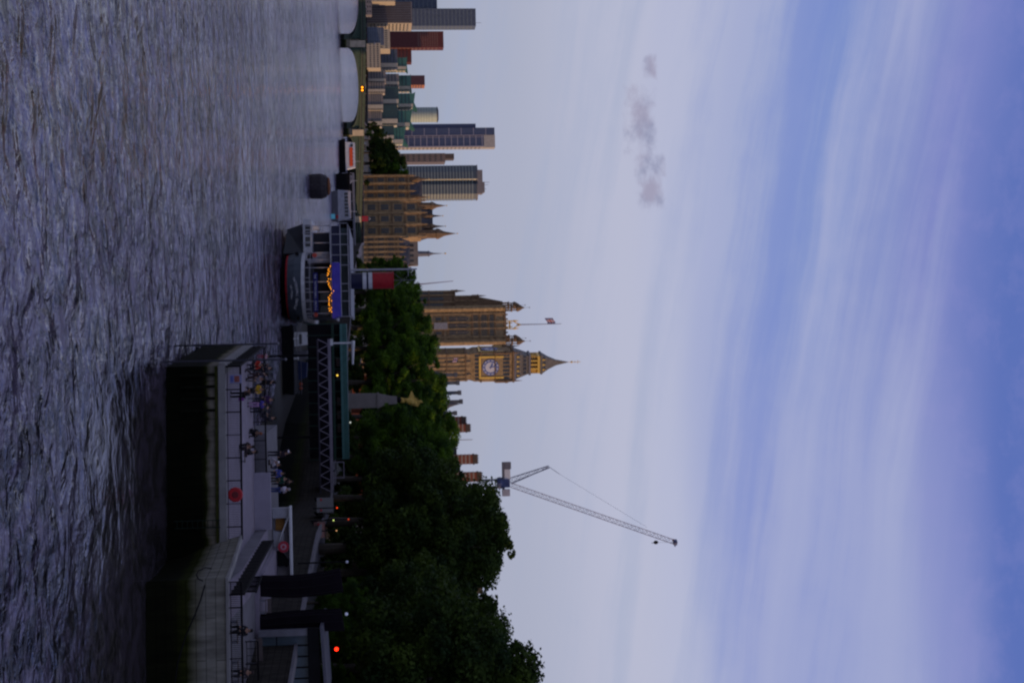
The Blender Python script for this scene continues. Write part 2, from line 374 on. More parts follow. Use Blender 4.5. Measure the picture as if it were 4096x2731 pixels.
def wins(t, x0, x1, z0, z1, nx, nz, fw_, fh, mt, y=-.12, name='window', th=.3, axis='x'):
    sx = (x1 - x0) / nx; sz = (z1 - z0) / nz
    if axis == 'x': me = MB().box(0, sx * fw_, 0, th, 0, sz * fh).data(name, mt)
    else: me = MB().box(0, th, 0, sx * fw_, 0, sz * fh).data(name, mt)
    for i in range(nx):
        for j in range(nz):
            a = x0 + (i + .5 - fw_ / 2) * sx; zz = z0 + (j + .5 - fh / 2) * sz
            link(name, me, t, (a, y, zz) if axis == 'x' else (y, a, zz))
def fins(t, xs, y, z0, z1, wd, th, mt, name='fin'):
    me = MB().box(-wd / 2, wd / 2, -th, 0, z0, z1).data(name, mt)
    for x_ in xs: link(name, me, t, (x_, y, 0))

# ------------------------------------------------------------------ skyline on the left
FINB = mat('brown_fins', (.10, .085, .085), .8, .15, .5)
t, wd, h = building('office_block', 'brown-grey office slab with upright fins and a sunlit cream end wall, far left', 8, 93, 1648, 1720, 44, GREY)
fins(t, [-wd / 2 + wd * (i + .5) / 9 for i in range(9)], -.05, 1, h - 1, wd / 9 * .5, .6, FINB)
part(t, 'end_wall', MB().box(wd / 2, wd / 2 + .3, 0, 44, 0, h - .5), CREAM)  # sunlit look of the end wall put into a paler colour
wins(t, 2, 42, 3, h - 3, 7, 11, .5, .5, GLASSD, wd / 2 + .2, axis='y')
t, wd, h = building('cream_block', 'cream rendered block cut by the frame at the far left', -60, 7, 1580, 1690, 20, CREAM)
wins(t, -wd / 2 + 1, wd / 2 - 1, 2, h - 2, 5, 6, .4, .5, GLASSD)
DBLUE = mat('hazy_blue_grey_glass', (.085, .105, .155), .5, .3, .3)  # glass colour lifted and blued to stand for distance haze
DB2 = mat('hazy_blue_grey_spandrel', (.13, .16, .195), .6, .3, .4)  # spandrels lifted the same way for haze
t, wd, h = building('glass_tower', 'tallest dark blue-grey glass tower, far left of the skyline', 35, 104, 1903, 2300, 30, DBLUE)
bands(t, wd, 30, 10, h - 2, 26, .35, DB2)
part(t, 'mast', MB().bar((wd / 4, 10, h), (wd / 4, 10, h + 9), .3), STEEL)
t, wd, h = building('glass_tower', 'shorter dark glass tower on the left edge, against the tallest one', -10, 34, 1748, 2320, 24, DBLUE)
bands(t, wd, 24, 10, h - 2, 14, .3, DB2)
t, wd, h = building('curved_block', 'cream curved block with rows of small windows beneath the dark red tower', 118, 196, 1560, 1700, 30, CREAM)
wins(t, -wd / 2 + .5, wd / 2 - .5, 8, h - 1.5, 9, 3, .4, .5, GLASSD)
REDB = mat('dark_red_cladding', (.12, .035, .035), .7, .3, .5)
REDL = mat('pinkish_panels', (.22, .13, .11), .7, .3, .5)
t, wd, h = building('red_tower', 'dark red clad tower with a paler window grid near its flat top', 126, 190, 1774, 2050, 22, REDB)
wins(t, -wd / 2 + 1, wd / 2 - 1, h - 36, h - 7, 8, 9, .55, .5, REDL)
wins(t, 1, 21, 8, h - 7, 3, 16, .5, .5, REDL, wd / 2, axis='y')
t, wd, h = building('red_tower', 'low dark red step block joined to the right of the red tower', 186, 249, 1646, 2060, 20, REDB)
wins(t, -wd / 2 + 1, wd / 2 - 1, 6, h - 4, 7, 10, .4, .5, GLASSD)
t, wd, h = building('apartment_building', 'low cream apartment building with balconies just above the bridge pier', 173, 272, 1522, 1680, 22, CREAM)
wins(t, -wd / 2 + .5, wd / 2 - .5, 2, h - 1, 11, 3, .5, .45, GLASSD)
t, wd, h = building('office_block', 'dark blue low office block behind the curved cream block', 110, 180, 1536, 1695, 16, DBLUE)
bands(t, wd, 16, 3, h - 2, 6, .4, DB2)
GGL = mat('green_glass', (.04, .15, .12), .35, .35, .4, spec=.6)
GGD = mat('deep_green_glass', (.02, .05, .055), .35, .35, .4, spec=.6)
PIER = mat('cream_pier', (.5, .45, .36), .7, .2, .6)
def wharf(lbl, U0, U1, V, Y, dep, mg, cx_, peak=0, n=8, dark=None):
    t, wd, h = building('riverside_apartments', lbl, U0, U1, V, Y, dep, mg)
    bands(t, wd, dep, 4, h - 1, n, .28, dark or GGD)
    part(t, 'pier', MB().box(wd * cx_, wd * cx_ + wd * .22, -.9, -.2, 0, h), PIER)
    part(t, 'end_wall', MB().box(wd / 2, wd / 2 + .4, 1, dep - 1, 0, h - 1), PIER)
    wins(t, 2, dep - 2, 3, h - 3, 3, n, .5, .5, mg, wd / 2 + .2, axis='y')
    if peak: part(t, 'roof', MB().prismY([(-wd / 2, h), (wd / 2, h), (wd / 2 + 2.5, h + peak), (wd * .15, h + 1.2), (-wd / 2 - 1.5, h + peak * .6)], 0, dep), GGL)
    return t
wharf('dark stepped glass apartments left of the green blocks, cream pier at the right', 197, 272, 1590, 1780, 20, DBLUE, .25, 0, 8)
wharf('teal glass block rising behind the stepped apartments', 231, 282, 1624, 1850, 14, GGL, .2, 2, 10)
wharf('low grey balcony block with a cream pier, third along the far bank', 282, 330, 1543, 1725, 16, GREY, .2, 0, 5)
wharf('grey-green stepped block topped by a cream parapet', 296, 348, 1596, 1770, 16, GREY, .1, 0, 8)
t, wd, h = building('red_tower', 'small square tower, purple-brown with an orange sunlit side', 302, 340, 1699, 2100, 28, mat('shaded_purple_brown', (.09, .05, .07), .7, .3, .5))  # purple-brown carries the shade of the front face
part(t, 'end_wall', MB().box(wd / 2, wd / 2 + .3, 0, 28, 0, h), mat('sunlit_orange', (.42, .17, .09), .8, .2, .5))  # low sun on this side put into an orange wall colour
wins(t, 1, 27, 8, h - 3, 4, 18, .5, .45, GLASSD, wd / 2 + .2, axis='y')
wharf('green glass block in front of the purple-brown tower', 302, 360, 1640, 1880, 22, GGL, .25, 2, 10, GGD)
wharf('low dark block with two cream piers, fourth along the far bank', 330, 372, 1540, 1722, 16, GREY, .15, 0, 5)
wharf('teal glass block with upswept winged roof, left of the pale round tower', 374, 430, 1652, 1860, 26, GGL, .25, 5, 11, GGD)
wharf('cream and glass balcony block below the winged roof', 346, 420, 1594, 1765, 18, GGD, .2, 0, 8)
wharf('low grey block with cream gable, fifth along the far bank', 372, 440, 1532, 1724, 16, GREY, .2, 0, 5)
wharf('teal glass block with a sharp roof tip below the pale round tower', 442, 508, 1638, 1850, 24, GGL, .25, 6, 10, GGD)
wharf('cream balcony block beside the first poplar tree', 420, 500, 1590, 1760, 18, GGD, .2, 0, 8)
wharf('low block with cream pier, sixth along the far bank', 440, 506, 1528, 1728, 16, GREY, .2, 0, 5)
wharf('last green glass block with sharp roof tip, left of the leafy park trees', 510, 575, 1612, 1840, 20, GGL, .25, 6, 10, GGD)
wharf('cream balcony block partly behind the park trees', 500, 560, 1575, 1762, 18, GGD, .2, 0, 8)
# pale round tower
Y = 2200; X0, X1 = XX(430, Y, 1700), XX(490, Y, 1700); r = (X1 - X0) / 2; h = ZZ(460, 1747, Y) - GZ
t = thing('round_tower', 'pale round tower with a dark shaded left side and thin floor lines', 'building', ((X0 + X1) / 2, Y, GZ))
PG = mat('pale_green_cladding', (.4, .47, .42), .7, .12, .3)
part(t, 'wall', MB().lathe(0, 0, [(r, 0), (r, h)], 24), PG)
me = MB().lathe(0, 0, [(r + .12, 0), (r + .12, .9)], 24).data('window_band', mat('pale_band', (.28, .34, .32), .5, .15, .5))
for i in range(22): link('window_band', me, t, (0, 0, 8 + i * (h - 12) / 22))
part(t, 'roof', MB().lathe(0, 0, [(r + .6, h), (r + .6, h + 1), (r * .7, h + 2.4)], 24), SLATE)
# navy tower with pale frame
Y = 1950; NVG = mat('hazy_navy_glass', (.045, .06, .13), .3, .25, .5, spec=.6); FRM = mat('pale_frame', (.3, .29, .36), .7, .15, 1); CRM2 = mat('warm_grey_cladding', (.42, .39, .36), .8, .12, .4)  # navy glass lifted to stand for haze
x0 = XX(513, Y, 1700); x1 = XX(589, Y, 1700); base = P(513, 1500, Y)
t = thing('glass_tower', 'tall navy glass tower with a pale window frame and a cream plant room on top', 'building', (x0, Y, GZ))
s = (x1 - x0) / 76
H1 = ZZ(520, 1978, Y) - GZ; H2 = ZZ(560, 1936, Y) - GZ; H0 = ZZ(500, 1903, Y) - GZ
part(t, 'wall', MB().box(0, 29 * s, 0, 22, 0, H1).box(29 * s + .01, 76 * s, 1, 22, 0, H2), NVG)
part(t, 'side_block', MB().box(-17 * s, -.1, 2, 18, 0, H0), mat('blue_side_cladding', (.09, .1, .17), .7, .3, .5))
part(t, 'plant_room', MB().box(29 * s + .02, 79 * s, 1, 20, H2, H1 + .5), CRM2)
part(t, 'end_wall', MB().box(76 * s, 76 * s + .4, 1, 24, 0, H2), CRM2)
wins(t, 2, 23, 20, H2 - 3, 3, 24, .5, .5, FINB, 76 * s + .2, axis='y')
nf = 6
me = MB().box(0, 29 * s, -.3, 0, 0, .9).data('frame', FRM)
for i in range(9): link('frame', me, t, (0, 0, H1 - 12 - i * 16))
part(t, 'frame', MB().box(29 * s, 31 * s, -.5, .9, 0, H2).box(36 * s, 37.5 * s, .5, .9, 0, H2).box(72 * s, 76 * s, .3, .9, 0, H2), FRM)
me = MB().box(31 * s, 72 * s, .6, .9, 0, 1.1).data('frame', FRM)
for i in range(18): link('frame', me, t, (0, 0, H2 - 3 - i * 8))
# brown-grey stepped block
t, wd, h = building('office_block', 'brown-grey stepped block between the navy tower and the broad grey tower', 613, 648, 1781, 1980, 30, mat('brown_grey', (.16, .14, .15), .8, .2, .4))
part(t, 'upper_block', MB().box(-wd / 2, wd * .1, 5, 26, h, h + 12), FINB)
wins(t, -wd / 2 + 1, wd / 2 - 1, 10, h - 2, 4, 12, .4, .4, GLASSD)
# broad grey-green tower (rounded plan)
Y = 1500; U0, U1 = 661, 796; x0, x1 = XX(U0, Y, 1700), XX(U1, Y, 1700); wd = x1 - x0; h = ZZ(730, 1908, Y) - GZ
t = thing('office_tower', 'broad grey-green office tower with bulging sides, striped floors and a stepped roof', 'building', ((x0 + x1) / 2, Y, GZ))
def mp_(e=0): return [(-wd / 2 - e, 6), (-wd * .30, 1.0 - e), (-wd * .08, .3 - e), (0, 3 - e), (wd * .08, .3 - e), (wd * .36, 1.4 - e), (wd / 2 + e, 7), (wd / 2 + e, 20), (wd * .3, 26), (-wd * .3, 26), (-wd / 2 - e, 20)]
MG = mat('green_grey_panels', (.22, .25, .24), .5, .15, .3); MDK = mat('hazy_smoked_glass', (.055, .07, .09), .3, .3, .5, spec=.6)  # smoked glass lifted towards blue to stand for haze
part(t, 'wall', MB().prism(mp_(), 0, h), MDK)
me = MB().prism(mp_(.25), 0, 1.25).data('floor_band', MG)
for i in range(30): link('floor_band', me, t, (0, 0, 12 + i * (h - 14) / 30))
part(t, 'roof', MB().prism(mp_(.4), h, h + 1).box(-wd * .36, wd * .34, 5, 20, h + 1, h + 6).box(wd * .0, wd * .3, 5, 18, h + 6, h + 8), GREY)
part(t, 'mast', MB().bar((0, 9, h + 6), (0, 9, h + 13), .25).bar((2.5, 9, h + 8), (2.5, 9, h + 12), .2).bar((wd * .2, 9, h + 6), (wd * .2, 9, h + 10), .2), STEEL)
# filler terraces behind the bridge
for i, (a, c_, v, lb) in enumerate([(-80, 60, 1486, 'low brown terrace at the left end of the bridge skyline'), (540, 640, 1500, 'low grey block behind the park trees'), (640, 710, 1600, 'grey block peeping over the park trees below the broad tower')]):
    t, wd, h = building('terrace', lb, a, c_, v, 1660 + i * 9, 12, GREY)
    wins(t, -wd / 2 + 1, wd / 2 - 1, 1, h - .5, 7, 2, .4, .5, GLASSD)

# ------------------------------------------------------------------ palace
def pinnacle(mb, x, y, z, h, r, n=6):
    mb.lathe(x, y, [(r, z), (r, z + h * .35), (r * 1.25, z + h * .36), (r * 1.25, z + h * .42), (r * .7, z + h * .5), (r * .35, z + h * .8), (.04, z + h)], n)
def palace(label, U0, U1, Vb, Vr, Y, dep, nb, floors, pins, rz=0, gold=True, spir=1.0):
    x0, x1 = XX(U0, Y, 1600), XX(U1, Y, 1600); wd = x1 - x0; hb = ZZ((U0 + U1) / 2, Vb, Y) - GZ; hr = ZZ((U0 + U1) / 2, Vr, Y) - GZ
    t = thing('palace_wing', label, 'palace', ((x0 + x1) / 2, Y, GZ), rz)
    part(t, 'wall', MB().box(-wd / 2, wd / 2, 0, dep, 0, hb), STONE)
    part(t, 'roof', MB().hexa([(-wd / 2 + .5, .8, hb), (wd / 2 - .5, .8, hb), (wd / 2 - .5, dep - .5, hb), (-wd / 2 + .5, dep - .5, hb), (-wd / 2 + 2.2, 4, hr), (wd / 2 - 2.2, 4, hr), (wd / 2 - 2.2, dep - 3, hr), (-wd / 2 + 2.2, dep - 3, hr)]), SLATE)
    sx = wd / nb
    me = MB(); me.box(-.55, .55, -1.0, -.01, 0, hb + .6); pinnacle(me, 0, -.5, hb + .6, 3.2, .5); me = me.data('buttress', STONE)
    for i in range(nb + 1): link('buttress', me, t, (-wd / 2 + i * sx, 0, 0))
    sz = (hb - 3) / floors
    for j in range(floors):
        z0 = 1.5 + j * sz
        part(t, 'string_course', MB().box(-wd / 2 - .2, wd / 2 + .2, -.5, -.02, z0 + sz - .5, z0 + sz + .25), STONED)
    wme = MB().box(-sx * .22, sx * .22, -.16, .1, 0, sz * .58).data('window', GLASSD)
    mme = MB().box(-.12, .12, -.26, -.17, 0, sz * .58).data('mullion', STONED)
    for i in range(nb):
        for j in range(floors):
            o = link('window', wme, t, (-wd / 2 + (i + .5) * sx, 0, 1.5 + j * sz + sz * .14)); link('mullion', mme, o)
    mb = MB()
    for (U, Vt, rr) in pins:
        x_ = XX(U, Y, 1700) - (x0 + x1) / 2; zt = ZZ(U, Vt, Y) - GZ
        mb = MB(); z0 = hb - 2
        mb.lathe(x_, 1.5, [(rr, z0), (rr, z0 + (zt - z0) * .45), (rr * 1.2, z0 + (zt - z0) * .46), (rr * 1.15, z0 + (zt - z0) * .52), (rr * .6, z0 + (zt - z0) * .64), (rr * .45, z0 + (zt - z0) * .7), (.12, z0 + (zt - z0) * .95), (.05, zt)], 8)
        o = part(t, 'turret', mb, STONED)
        if gold: part(o, 'finial', MB().ball((x_, 1.5, zt), .38, 6), GOLD)
    return t
palace('left wing of the gothic palace with two tall windows bays and gold-tipped turrets', 703, 796, 1640, 1690, 900, 20, 3, 4, [(715, 1716, 1.6), (788, 1716, 1.5)], rz=R(-3))
palace('middle pavilion of the gothic palace with steep slate roofs and clustered spires', 804, 946, 1686, 1732, 860, 26, 3, 4, [(822, 1787, 2.0), (863, 1772, 1.2), (905, 1782, 1.3), (935, 1830, 2.6)], rz=R(-3))
palace('lower right wing of the gothic palace beside the ship funnel', 946, 1068, 1598, 1640, 850, 18, 6, 3, [(1060, 1668, 1.2), (985, 1655, .9)], rz=R(-3), gold=False)
# roofs and ventilation spirelet behind the lower wing
t, wd, h = building('palace_roof_block', 'grey stone roof block behind the lower palace wing', 944, 1060, 1672, 905, 14, mat('grey_stone', (.2, .18, .17), .85, .25, .3), cat='palace')
wins(t, -wd / 2 + 1, wd / 2 - 1, h - 9, h - 1, 5, 1, .4, .6, GLASSD)
Y = 910; cx_ = XX(1015, Y, 1700); zb = ZZ(1015, 1672, Y); zt = ZZ(1015, 1768, Y)
t = thing('spirelet', 'slim grey ventilation spire topped by a gold ball, left of the funnel mast', 'spire', (cx_, Y, GZ))
part(t, 'shaft', MB().lathe(0, 0, [(2.1, 0), (2.1, zb - GZ), (1.7, zb - GZ + .3), (1.5, zb - GZ + 6), (1.9, zb - GZ + 6.3), (1.0, zb - GZ + 7.5), (.45, zb - GZ + 9.5), (.12, zt - GZ)], 8), STEEL)
part(t, 'finial', MB().ball((0, 0, zt - GZ + 2), .55, 6).bar((0, 0, zt - GZ), (0, 0, zt - GZ + 2), .1), GOLD)

# ------------------------------------------------------------------ great square tower with flag
Y = 1000; cxm = XX(1303, Y, 1800); s6 = Y / F
t = thing('square_tower', 'massive square gothic tower with corner turrets, three tall arched windows and a flag', 'tower', (cxm, Y, GZ))
HT = ZZ(1303, 2015, Y) - GZ; W2 = 12.2
part(t, 'wall', MB().box(-W2, W2, 0, 2 * W2, 0, HT), STONE)
part(t, 'stair_block', MB().box(-W2 - 11.5, -W2 - .05, 2, 26, 0, ZZ(1160, 1822, Y) - GZ).box(-W2 - 8, -W2 - .05, 3, 24, ZZ(1160, 1822, Y) - GZ, ZZ(1176, 1913, Y) - GZ)
     .hexa([(-W2 - 7, 4, ZZ(1176, 1913, Y) - GZ), (-W2 - .05, 4, ZZ(1176, 1913, Y) - GZ), (-W2 - .05, 22, ZZ(1176, 1913, Y) - GZ), (-W2 - 7, 22, ZZ(1176, 1913, Y) - GZ), (-W2 - 3.6, 5, HT), (-W2 - .05, 5, HT), (-W2 - .05, 20, HT), (-W2 - 3.6, 20, HT)]), STONED)
bz = ZZ(1200, 1822, Y) - GZ
for xx_, top in ((-W2 - 11, bz + 5), (-W2 - 7.5, bz + 19)):
    mb = MB(); pinnacle(mb, xx_, 2, top - 8, 10, .8); part(t, 'pinnacle', mb, STONED)
fins(t, [-W2 - 11, -W2 - 8.5, -W2 - 3.8, -W2 - .6], 2, 0, bz - 1, .8, .8, STONE, 'buttress')
fins(t, [-W2 - 7.4, -W2 - 4.6, -W2 - 1.6], 3, bz, HT - 16, .6, .8, STONE, 'buttress')
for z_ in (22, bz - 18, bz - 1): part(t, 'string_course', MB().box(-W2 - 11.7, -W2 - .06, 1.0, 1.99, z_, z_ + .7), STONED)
wme = MB().box(-1.1, 1.1, 1.7, 1.95, 0, bz - 40).data('window', GLASSD)
for q in (-W2 - 6, -W2 - 1.8, -W2 - 10.2): link('window', wme, t, (q, 0, 32))
# corner turrets
def turret(x_, y_, extra):
    mb = MB(); z = HT; k0 = 1.2
    mb.lathe(x_, y_, [(2.1, 0), (2.1, z - .5), (2.4, z), (2.3, z + .8)], 8)
    o = part(t, 'turret', mb, STONE)
    mb = MB()
    for k in range(8):
        a = k * math.pi / 4 + .2; mb.box(x_ + 2.1 * math.cos(a) - .22, x_ + 2.1 * math.cos(a) + .22, y_ + 2.1 * math.sin(a) - .22, y_ + 2.1 * math.sin(a) + .22, z + .8, z + 5)
    mb.lathe(x_, y_, [(2.6, z + 5), (2.8, z + 5.8), (1.7, z + 6)], 8)
    for k in range(8):
        a = k * math.pi / 4; mb.box(x_ + 1.8 * math.cos(a) - .2, x_ + 1.8 * math.cos(a) + .2, y_ + 1.8 * math.sin(a) - .2, y_ + 1.8 * math.sin(a) + .2, z + 6, z + 8.6)
    mb.lathe(x_, y_, [(2.3, z + 8.6), (2.6, z + 9.4), (2.3, z + 10.5), (1.5, z + 11.8), (.8, z + 12.8), (.3, z + 13.5 + extra)], 8)
    part(o, 'crown', mb, STONED)
    part(o, 'finial', MB().bar((x_, y_, z + 13.5 + extra), (x_, y_, z + 17.4 + extra), .13).ball((x_, y_, z + 17 + extra), .4, 6), STEEL)
for x_, y_ in ((-W2 + 1, 0), (W2 - 1, 0), (-W2 - 1.2, 24), (W2 - 3, 24)): turret(x_, y_, 0.6 if y_ == 0 else 0)
# facade articulation
zA = ZZ(1300, 1796, Y) - GZ; zB = ZZ(1300, 1875, Y) - GZ
me = MB().prismY([(-1.15, 0), (1.15, 0), (1.15, zB - zA - 2.4), (.8, zB - zA - 1), (0, zB - zA), (-.8, zB - zA - 1), (-1.15, zB - zA - 2.4)], -.35, -.1).data('arched_window', GLASSD)
mul = MB().box(-.12, .12, -.6, -.4, 0, zB - zA - 1).box(-1.1, 1.1, -.6, -.4, 5, 5.3).data('mullion', STONE)
for q in (-4.5, 0, 4.5): o = link('arched_window', me, t, (q, 0, zA)); link('mullion', mul, o)
for z_ in (18, zA - 4, zA - 1, zB + 2, zB + 7, zB + 13, HT - 6):
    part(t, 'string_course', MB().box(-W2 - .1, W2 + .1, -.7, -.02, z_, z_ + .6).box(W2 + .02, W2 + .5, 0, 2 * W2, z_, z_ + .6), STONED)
fins(t, [-7.6, -2.25, 2.25, 7.6], -.02, 0, HT + .6, .8, .75, STONE, 'buttress')
wins(t, -7, 7, zB + 2.8, zB + 6.6, 12, 1, .45, .8, GLASSD, -.3)
wins(t, -7, 7, zB + 8, zB + 12.6, 12, 1, .45, .8, GLASSD, -.3)
wins(t, -7, 7, zB + 14, HT - 6.5, 9, 1, .6, .9, GLASSD, -.3)
wins(t, -7, 7, zA - 9, zA - 5, 3, 1, .35, .9, GLASSD, -.3)
part(t, 'parapet', MB().box(-W2, W2, -.4, 24.5, HT, HT + 1.6), STONED)
for k in range(13): 
    if k % 2 == 0: part(t, 'merlon', MB().box(-W2 + 1.9 + k * 1.5, -W2 + 2.9 + k * 1.5, -.4, .3, HT + 1.6, HT + 2.8), STONED)
mb = MB(); zc_ = HT + 1.6
for sx_ in (-2.6, 2.6):
    for sy_ in (8, 13): mb.box(sx_ - .35, sx_ + .35, sy_, sy_ + .7, zc_, zc_ + 6); mb.lathe(sx_, sy_ + .3, [(.6, zc_ + 6), (.5, zc_ + 7), (.06, zc_ + 9.5)], 6)
mb.box(-2.6, 2.6, 8.2, 13.5, zc_ + 3, zc_ + 3.6)
for sx_ in (-1, 1): mb.tube([(2.6 * sx_, 9, zc_ + 5.6), (1.2 * sx_, 10, zc_ + 7.6), (0, 10.5, zc_ + 11)], .35, 5)
for sx_ in (-1.3, 1.3): mb.box(sx_ - .3, sx_ + .3, 8.2, 9, zc_, zc_ + 5)
mb.box(-2.9, 2.9, 8, 13.7, zc_ - .01, zc_ + .9)
part(t, 'cupola', mb, GOLD)
FT = ZZ(1284, 2253, Y) - GZ
part(t, 'flagpole', MB().tube([(0, 10.5, zc_ + 8), (0, 10.5, FT)], [.45, .2], 6), mat('pole_blue_grey', (.16, .18, .27), .5, .1))
fz0 = ZZ(1284, 2190, Y) - GZ; fz1 = ZZ(1284, 2232, Y) - GZ
def flag(parent, x, y, z0, z1, ln, sgn=-1, name='flag'):
    hh = z1 - z0; nx, nz = 20, 12; mb = MB(); vs = []
    for i in range(nx + 1):
        for j in range(nz + 1):
            a = i / nx; vs.append((x + sgn * ln * a * .93, y + .35 * math.sin(a * 7) * ln * .12, z0 + j / nz * hh - a * a * hh * .25 + .06 * hh * math.sin(a * 6)))
    fs = []; mi = []
    for i in range(nx):
        for j in range(nz):
            fs.append((i * (nz + 1) + j, (i + 1) * (nz + 1) + j, (i + 1) * (nz + 1) + j + 1, i * (nz + 1) + j + 1))
            u = abs((i + .5) / nx - .5) * 2; v = abs((j + .5) / nz - .5)
            dg = abs(v * 2 - u)
            if u < .12 or v < .1: k = 1
            elif u < .22 or v < .17: k = 2
            elif dg < .13: k = 1
            elif dg < .3: k = 2
            else: k = 0
            mi.append(k)
    mb.add(vs, fs); mb.mi = mi
    return part(parent, name, mb, [mat('flag_blue', (.09, .11, .26), .8, .1), mat('flag_red', (.42, .09, .10), .8, .1), mat('flag_white', (.65, .6, .62), .8, .1)])
flag(t, 0, 10.5, fz0 + .8, fz1 - .8, 4.4)
# scaffold wrap seen low on the face
part(t, 'scaffold_sheet', MB().box(-2.2, 2.2, -1.2, -.9, zA - 10, zA - 1), mat('scaffold_grey', (.25, .25, .28), .8, .2))

# ------------------------------------------------------------------ clock tower
Y = 648; sB = Y / F
CB_ = XX(1456, Y, 1900)
t = thing('clock_tower', 'gothic clock tower with a round dial in a gold frame and tapering iron spire', 'tower', (CB_, Y, GZ), R(13))
def zb(V): return ZZ(1456, V, Y) - GZ
hw = 5.65
zs = zb(1885)
part(t, 'shaft', MB().box(-hw, hw, -hw, hw, 0, zs), STONE)
pn_ = MB()
for k in range(7):
    q = -hw + hw * 2 * k / 6; pn_.box(q - .28, q + .28, -hw - .35, -hw - .01, 0, zs - 2)
for k in range(7):
    q = -hw + hw * 2 * k / 6; pn_.box(-hw - .35, -hw - .01, q - .28, q + .28, 0, zs - 2)
    pn_.box(hw + .01, hw + .35, q - .28, q + .28, 0, zs - 2)
part(t, 'panelling', pn_, STONE)
for i in range(6):
    for j in range(5):
        if i in (1, 4): 
            part(t, 'slit_window', MB().box(-hw + hw * 2 * (i + .5) / 6 - .28, -hw + hw * 2 * (i + .5) / 6 + .28, -hw - .12, -hw - .005, 10 + j * 8.5, 15.5 + j * 8.5), GLASSD)
for z_ in (12, 24, 36, zs - 3): part(t, 'string_course', MB().box(-hw - .45, hw + .45, -hw - .45, hw + .45, z_, z_ + .5), STONED)
# clock stage
c0, c1 = zs, zb(2052); hw2 = 6.2
part(t, 'clock_stage', MB().box(-hw2, hw2, -hw2, hw2, c0 + 1, c1).frus(0, 0, c0 - 1, c0 + 1, hw, hw, hw2, hw2), STONE)
part(t, 'cornice', MB().box(-hw2 - .4, hw2 + .4, -hw2 - .4, hw2 + .4, c0 + 3.4, c0 + 4.1).box(-hw2 - .5, hw2 + .5, -hw2 - .5, hw2 + .5, c1 - 8.6, c1 - 8).box(-hw2 - .6, hw2 + .6, -hw2 - .6, hw2 + .6, c1 - .8, c1), STONED)
DIALW = mat('opal_dial', (.55, .55, .62), .5, .1, 2); DB_ = mat('prussian_blue', (.10, .14, .36), .5, .1)
for (rz_, vis) in ((0, 1), (-90, 1), (90, 1)):
    M_ = Matrix.Rotation(R(rz_), 4, 'Z')
    zc_ = zb(1958); y0 = -hw2
    fr = MB().box(-4.6, 4.6, y0 - .25, y0 - .02, zc_ - 4.9, zc_ + 5.3)
    for v in fr.v: v.xyz = M_ @ v
    fo = part(t, 'clock_frame', fr, mat('ochre_gilt_stone', (.27, .19, .10), .7, .25, 1))
    ed = MB().box(-4.95, -4.15, y0 - .5, y0 - .3, zc_ - 5, zc_ + 5.6).box(4.15, 4.95, y0 - .5, y0 - .3, zc_ - 5, zc_ + 5.6).box(-4.15, 4.15, y0 - .45, y0 - .3, zc_ - 5, zc_ - 4.2)
    for v in ed.v: v.xyz = M_ @ v
    part(fo, 'gilt_border', ed, GOLD)
    def disc(r0_, r1_, yy_, n=40):
        m_ = MB(); vs = []
        for k in range(n):
            a = 2 * math.pi * k / n
            vs += [(r0_ * math.sin(a), yy_, zc_ + r0_ * math.cos(a)), (r1_ * math.sin(a), yy_, zc_ + r1_ * math.cos(a))]
        m_.add(vs, [(2 * k, 2 * k + 1, (2 * k + 3) % (2 * n), (2 * k + 2) % (2 * n)) for k in range(n)]); return m_
    d_ = disc(.01, 3.5, y0 - .42)
    for v in d_.v: v.xyz = M_ @ v
    dl = part(t, 'dial', d_, DIALW)
    rg = disc(3.3, 3.55, y0 - .5); q = disc(2.3, 2.75, y0 - .5); rg.add(q.v, q.f)
    for k in range(12):
        a = 2 * math.pi * k / 12; ca, sa = math.cos(a), math.sin(a)
        pts = [(2.6, -.22), (2.6, .22), (3.35, .3), (3.35, -.3)]
        rg.add([(r_ * sa + w_ * ca, y0 - .5, zc_ + r_ * ca - w_ * sa) for r_, w_ in pts], [(0, 1, 2, 3)])
    for v in rg.v: v.xyz = M_ @ v
    part(dl, 'numerals', rg, DB_)
    for nm, ang, ln, wd_ in (('hour_hand', -62, 2.0, .32), ('minute_hand', -12, 2.9, .2)):
        a = R(ang); ca, sa = math.cos(a), math.sin(a)
        hm = MB().add([(r_ * sa + w_ * ca, y0 - .6, zc_ + r_ * ca - w_ * sa) for r_, w_ in ((-.6, -wd_ * .6), (-.6, wd_ * .6), (ln * .8, wd_), (ln, 0), (ln * .8, -wd_))], [(0, 1, 2, 3, 4)])
        for v in hm.v: v.xyz = M_ @ v
        part(dl, nm, hm, DB_)
# belfry openings
for k in range(7):
    q = -hw2 + 1.1 + k * (2 * hw2 - 2.2) / 6
    part(t, 'belfry_opening', MB().box(q - .45, q + .45, -hw2 - .2, -hw2 - .01, c1 - 6.8, c1 - 2), GLASSD)
    part(t, 'arcade_opening', MB().box(q - .4, q + .4, -hw2 - .2, -hw2 - .01, c0 + 1.2, c0 + 3.2), GLASSD)
for sx_ in (-1, 1):
    for sy_ in (-1, 1):
        mb = MB(); pinnacle(mb, sx_ * hw2, sy_ * hw2, c1 - 8, 11.5, .8, 8); o = part(t, 'pinnacle', mb, STONED)
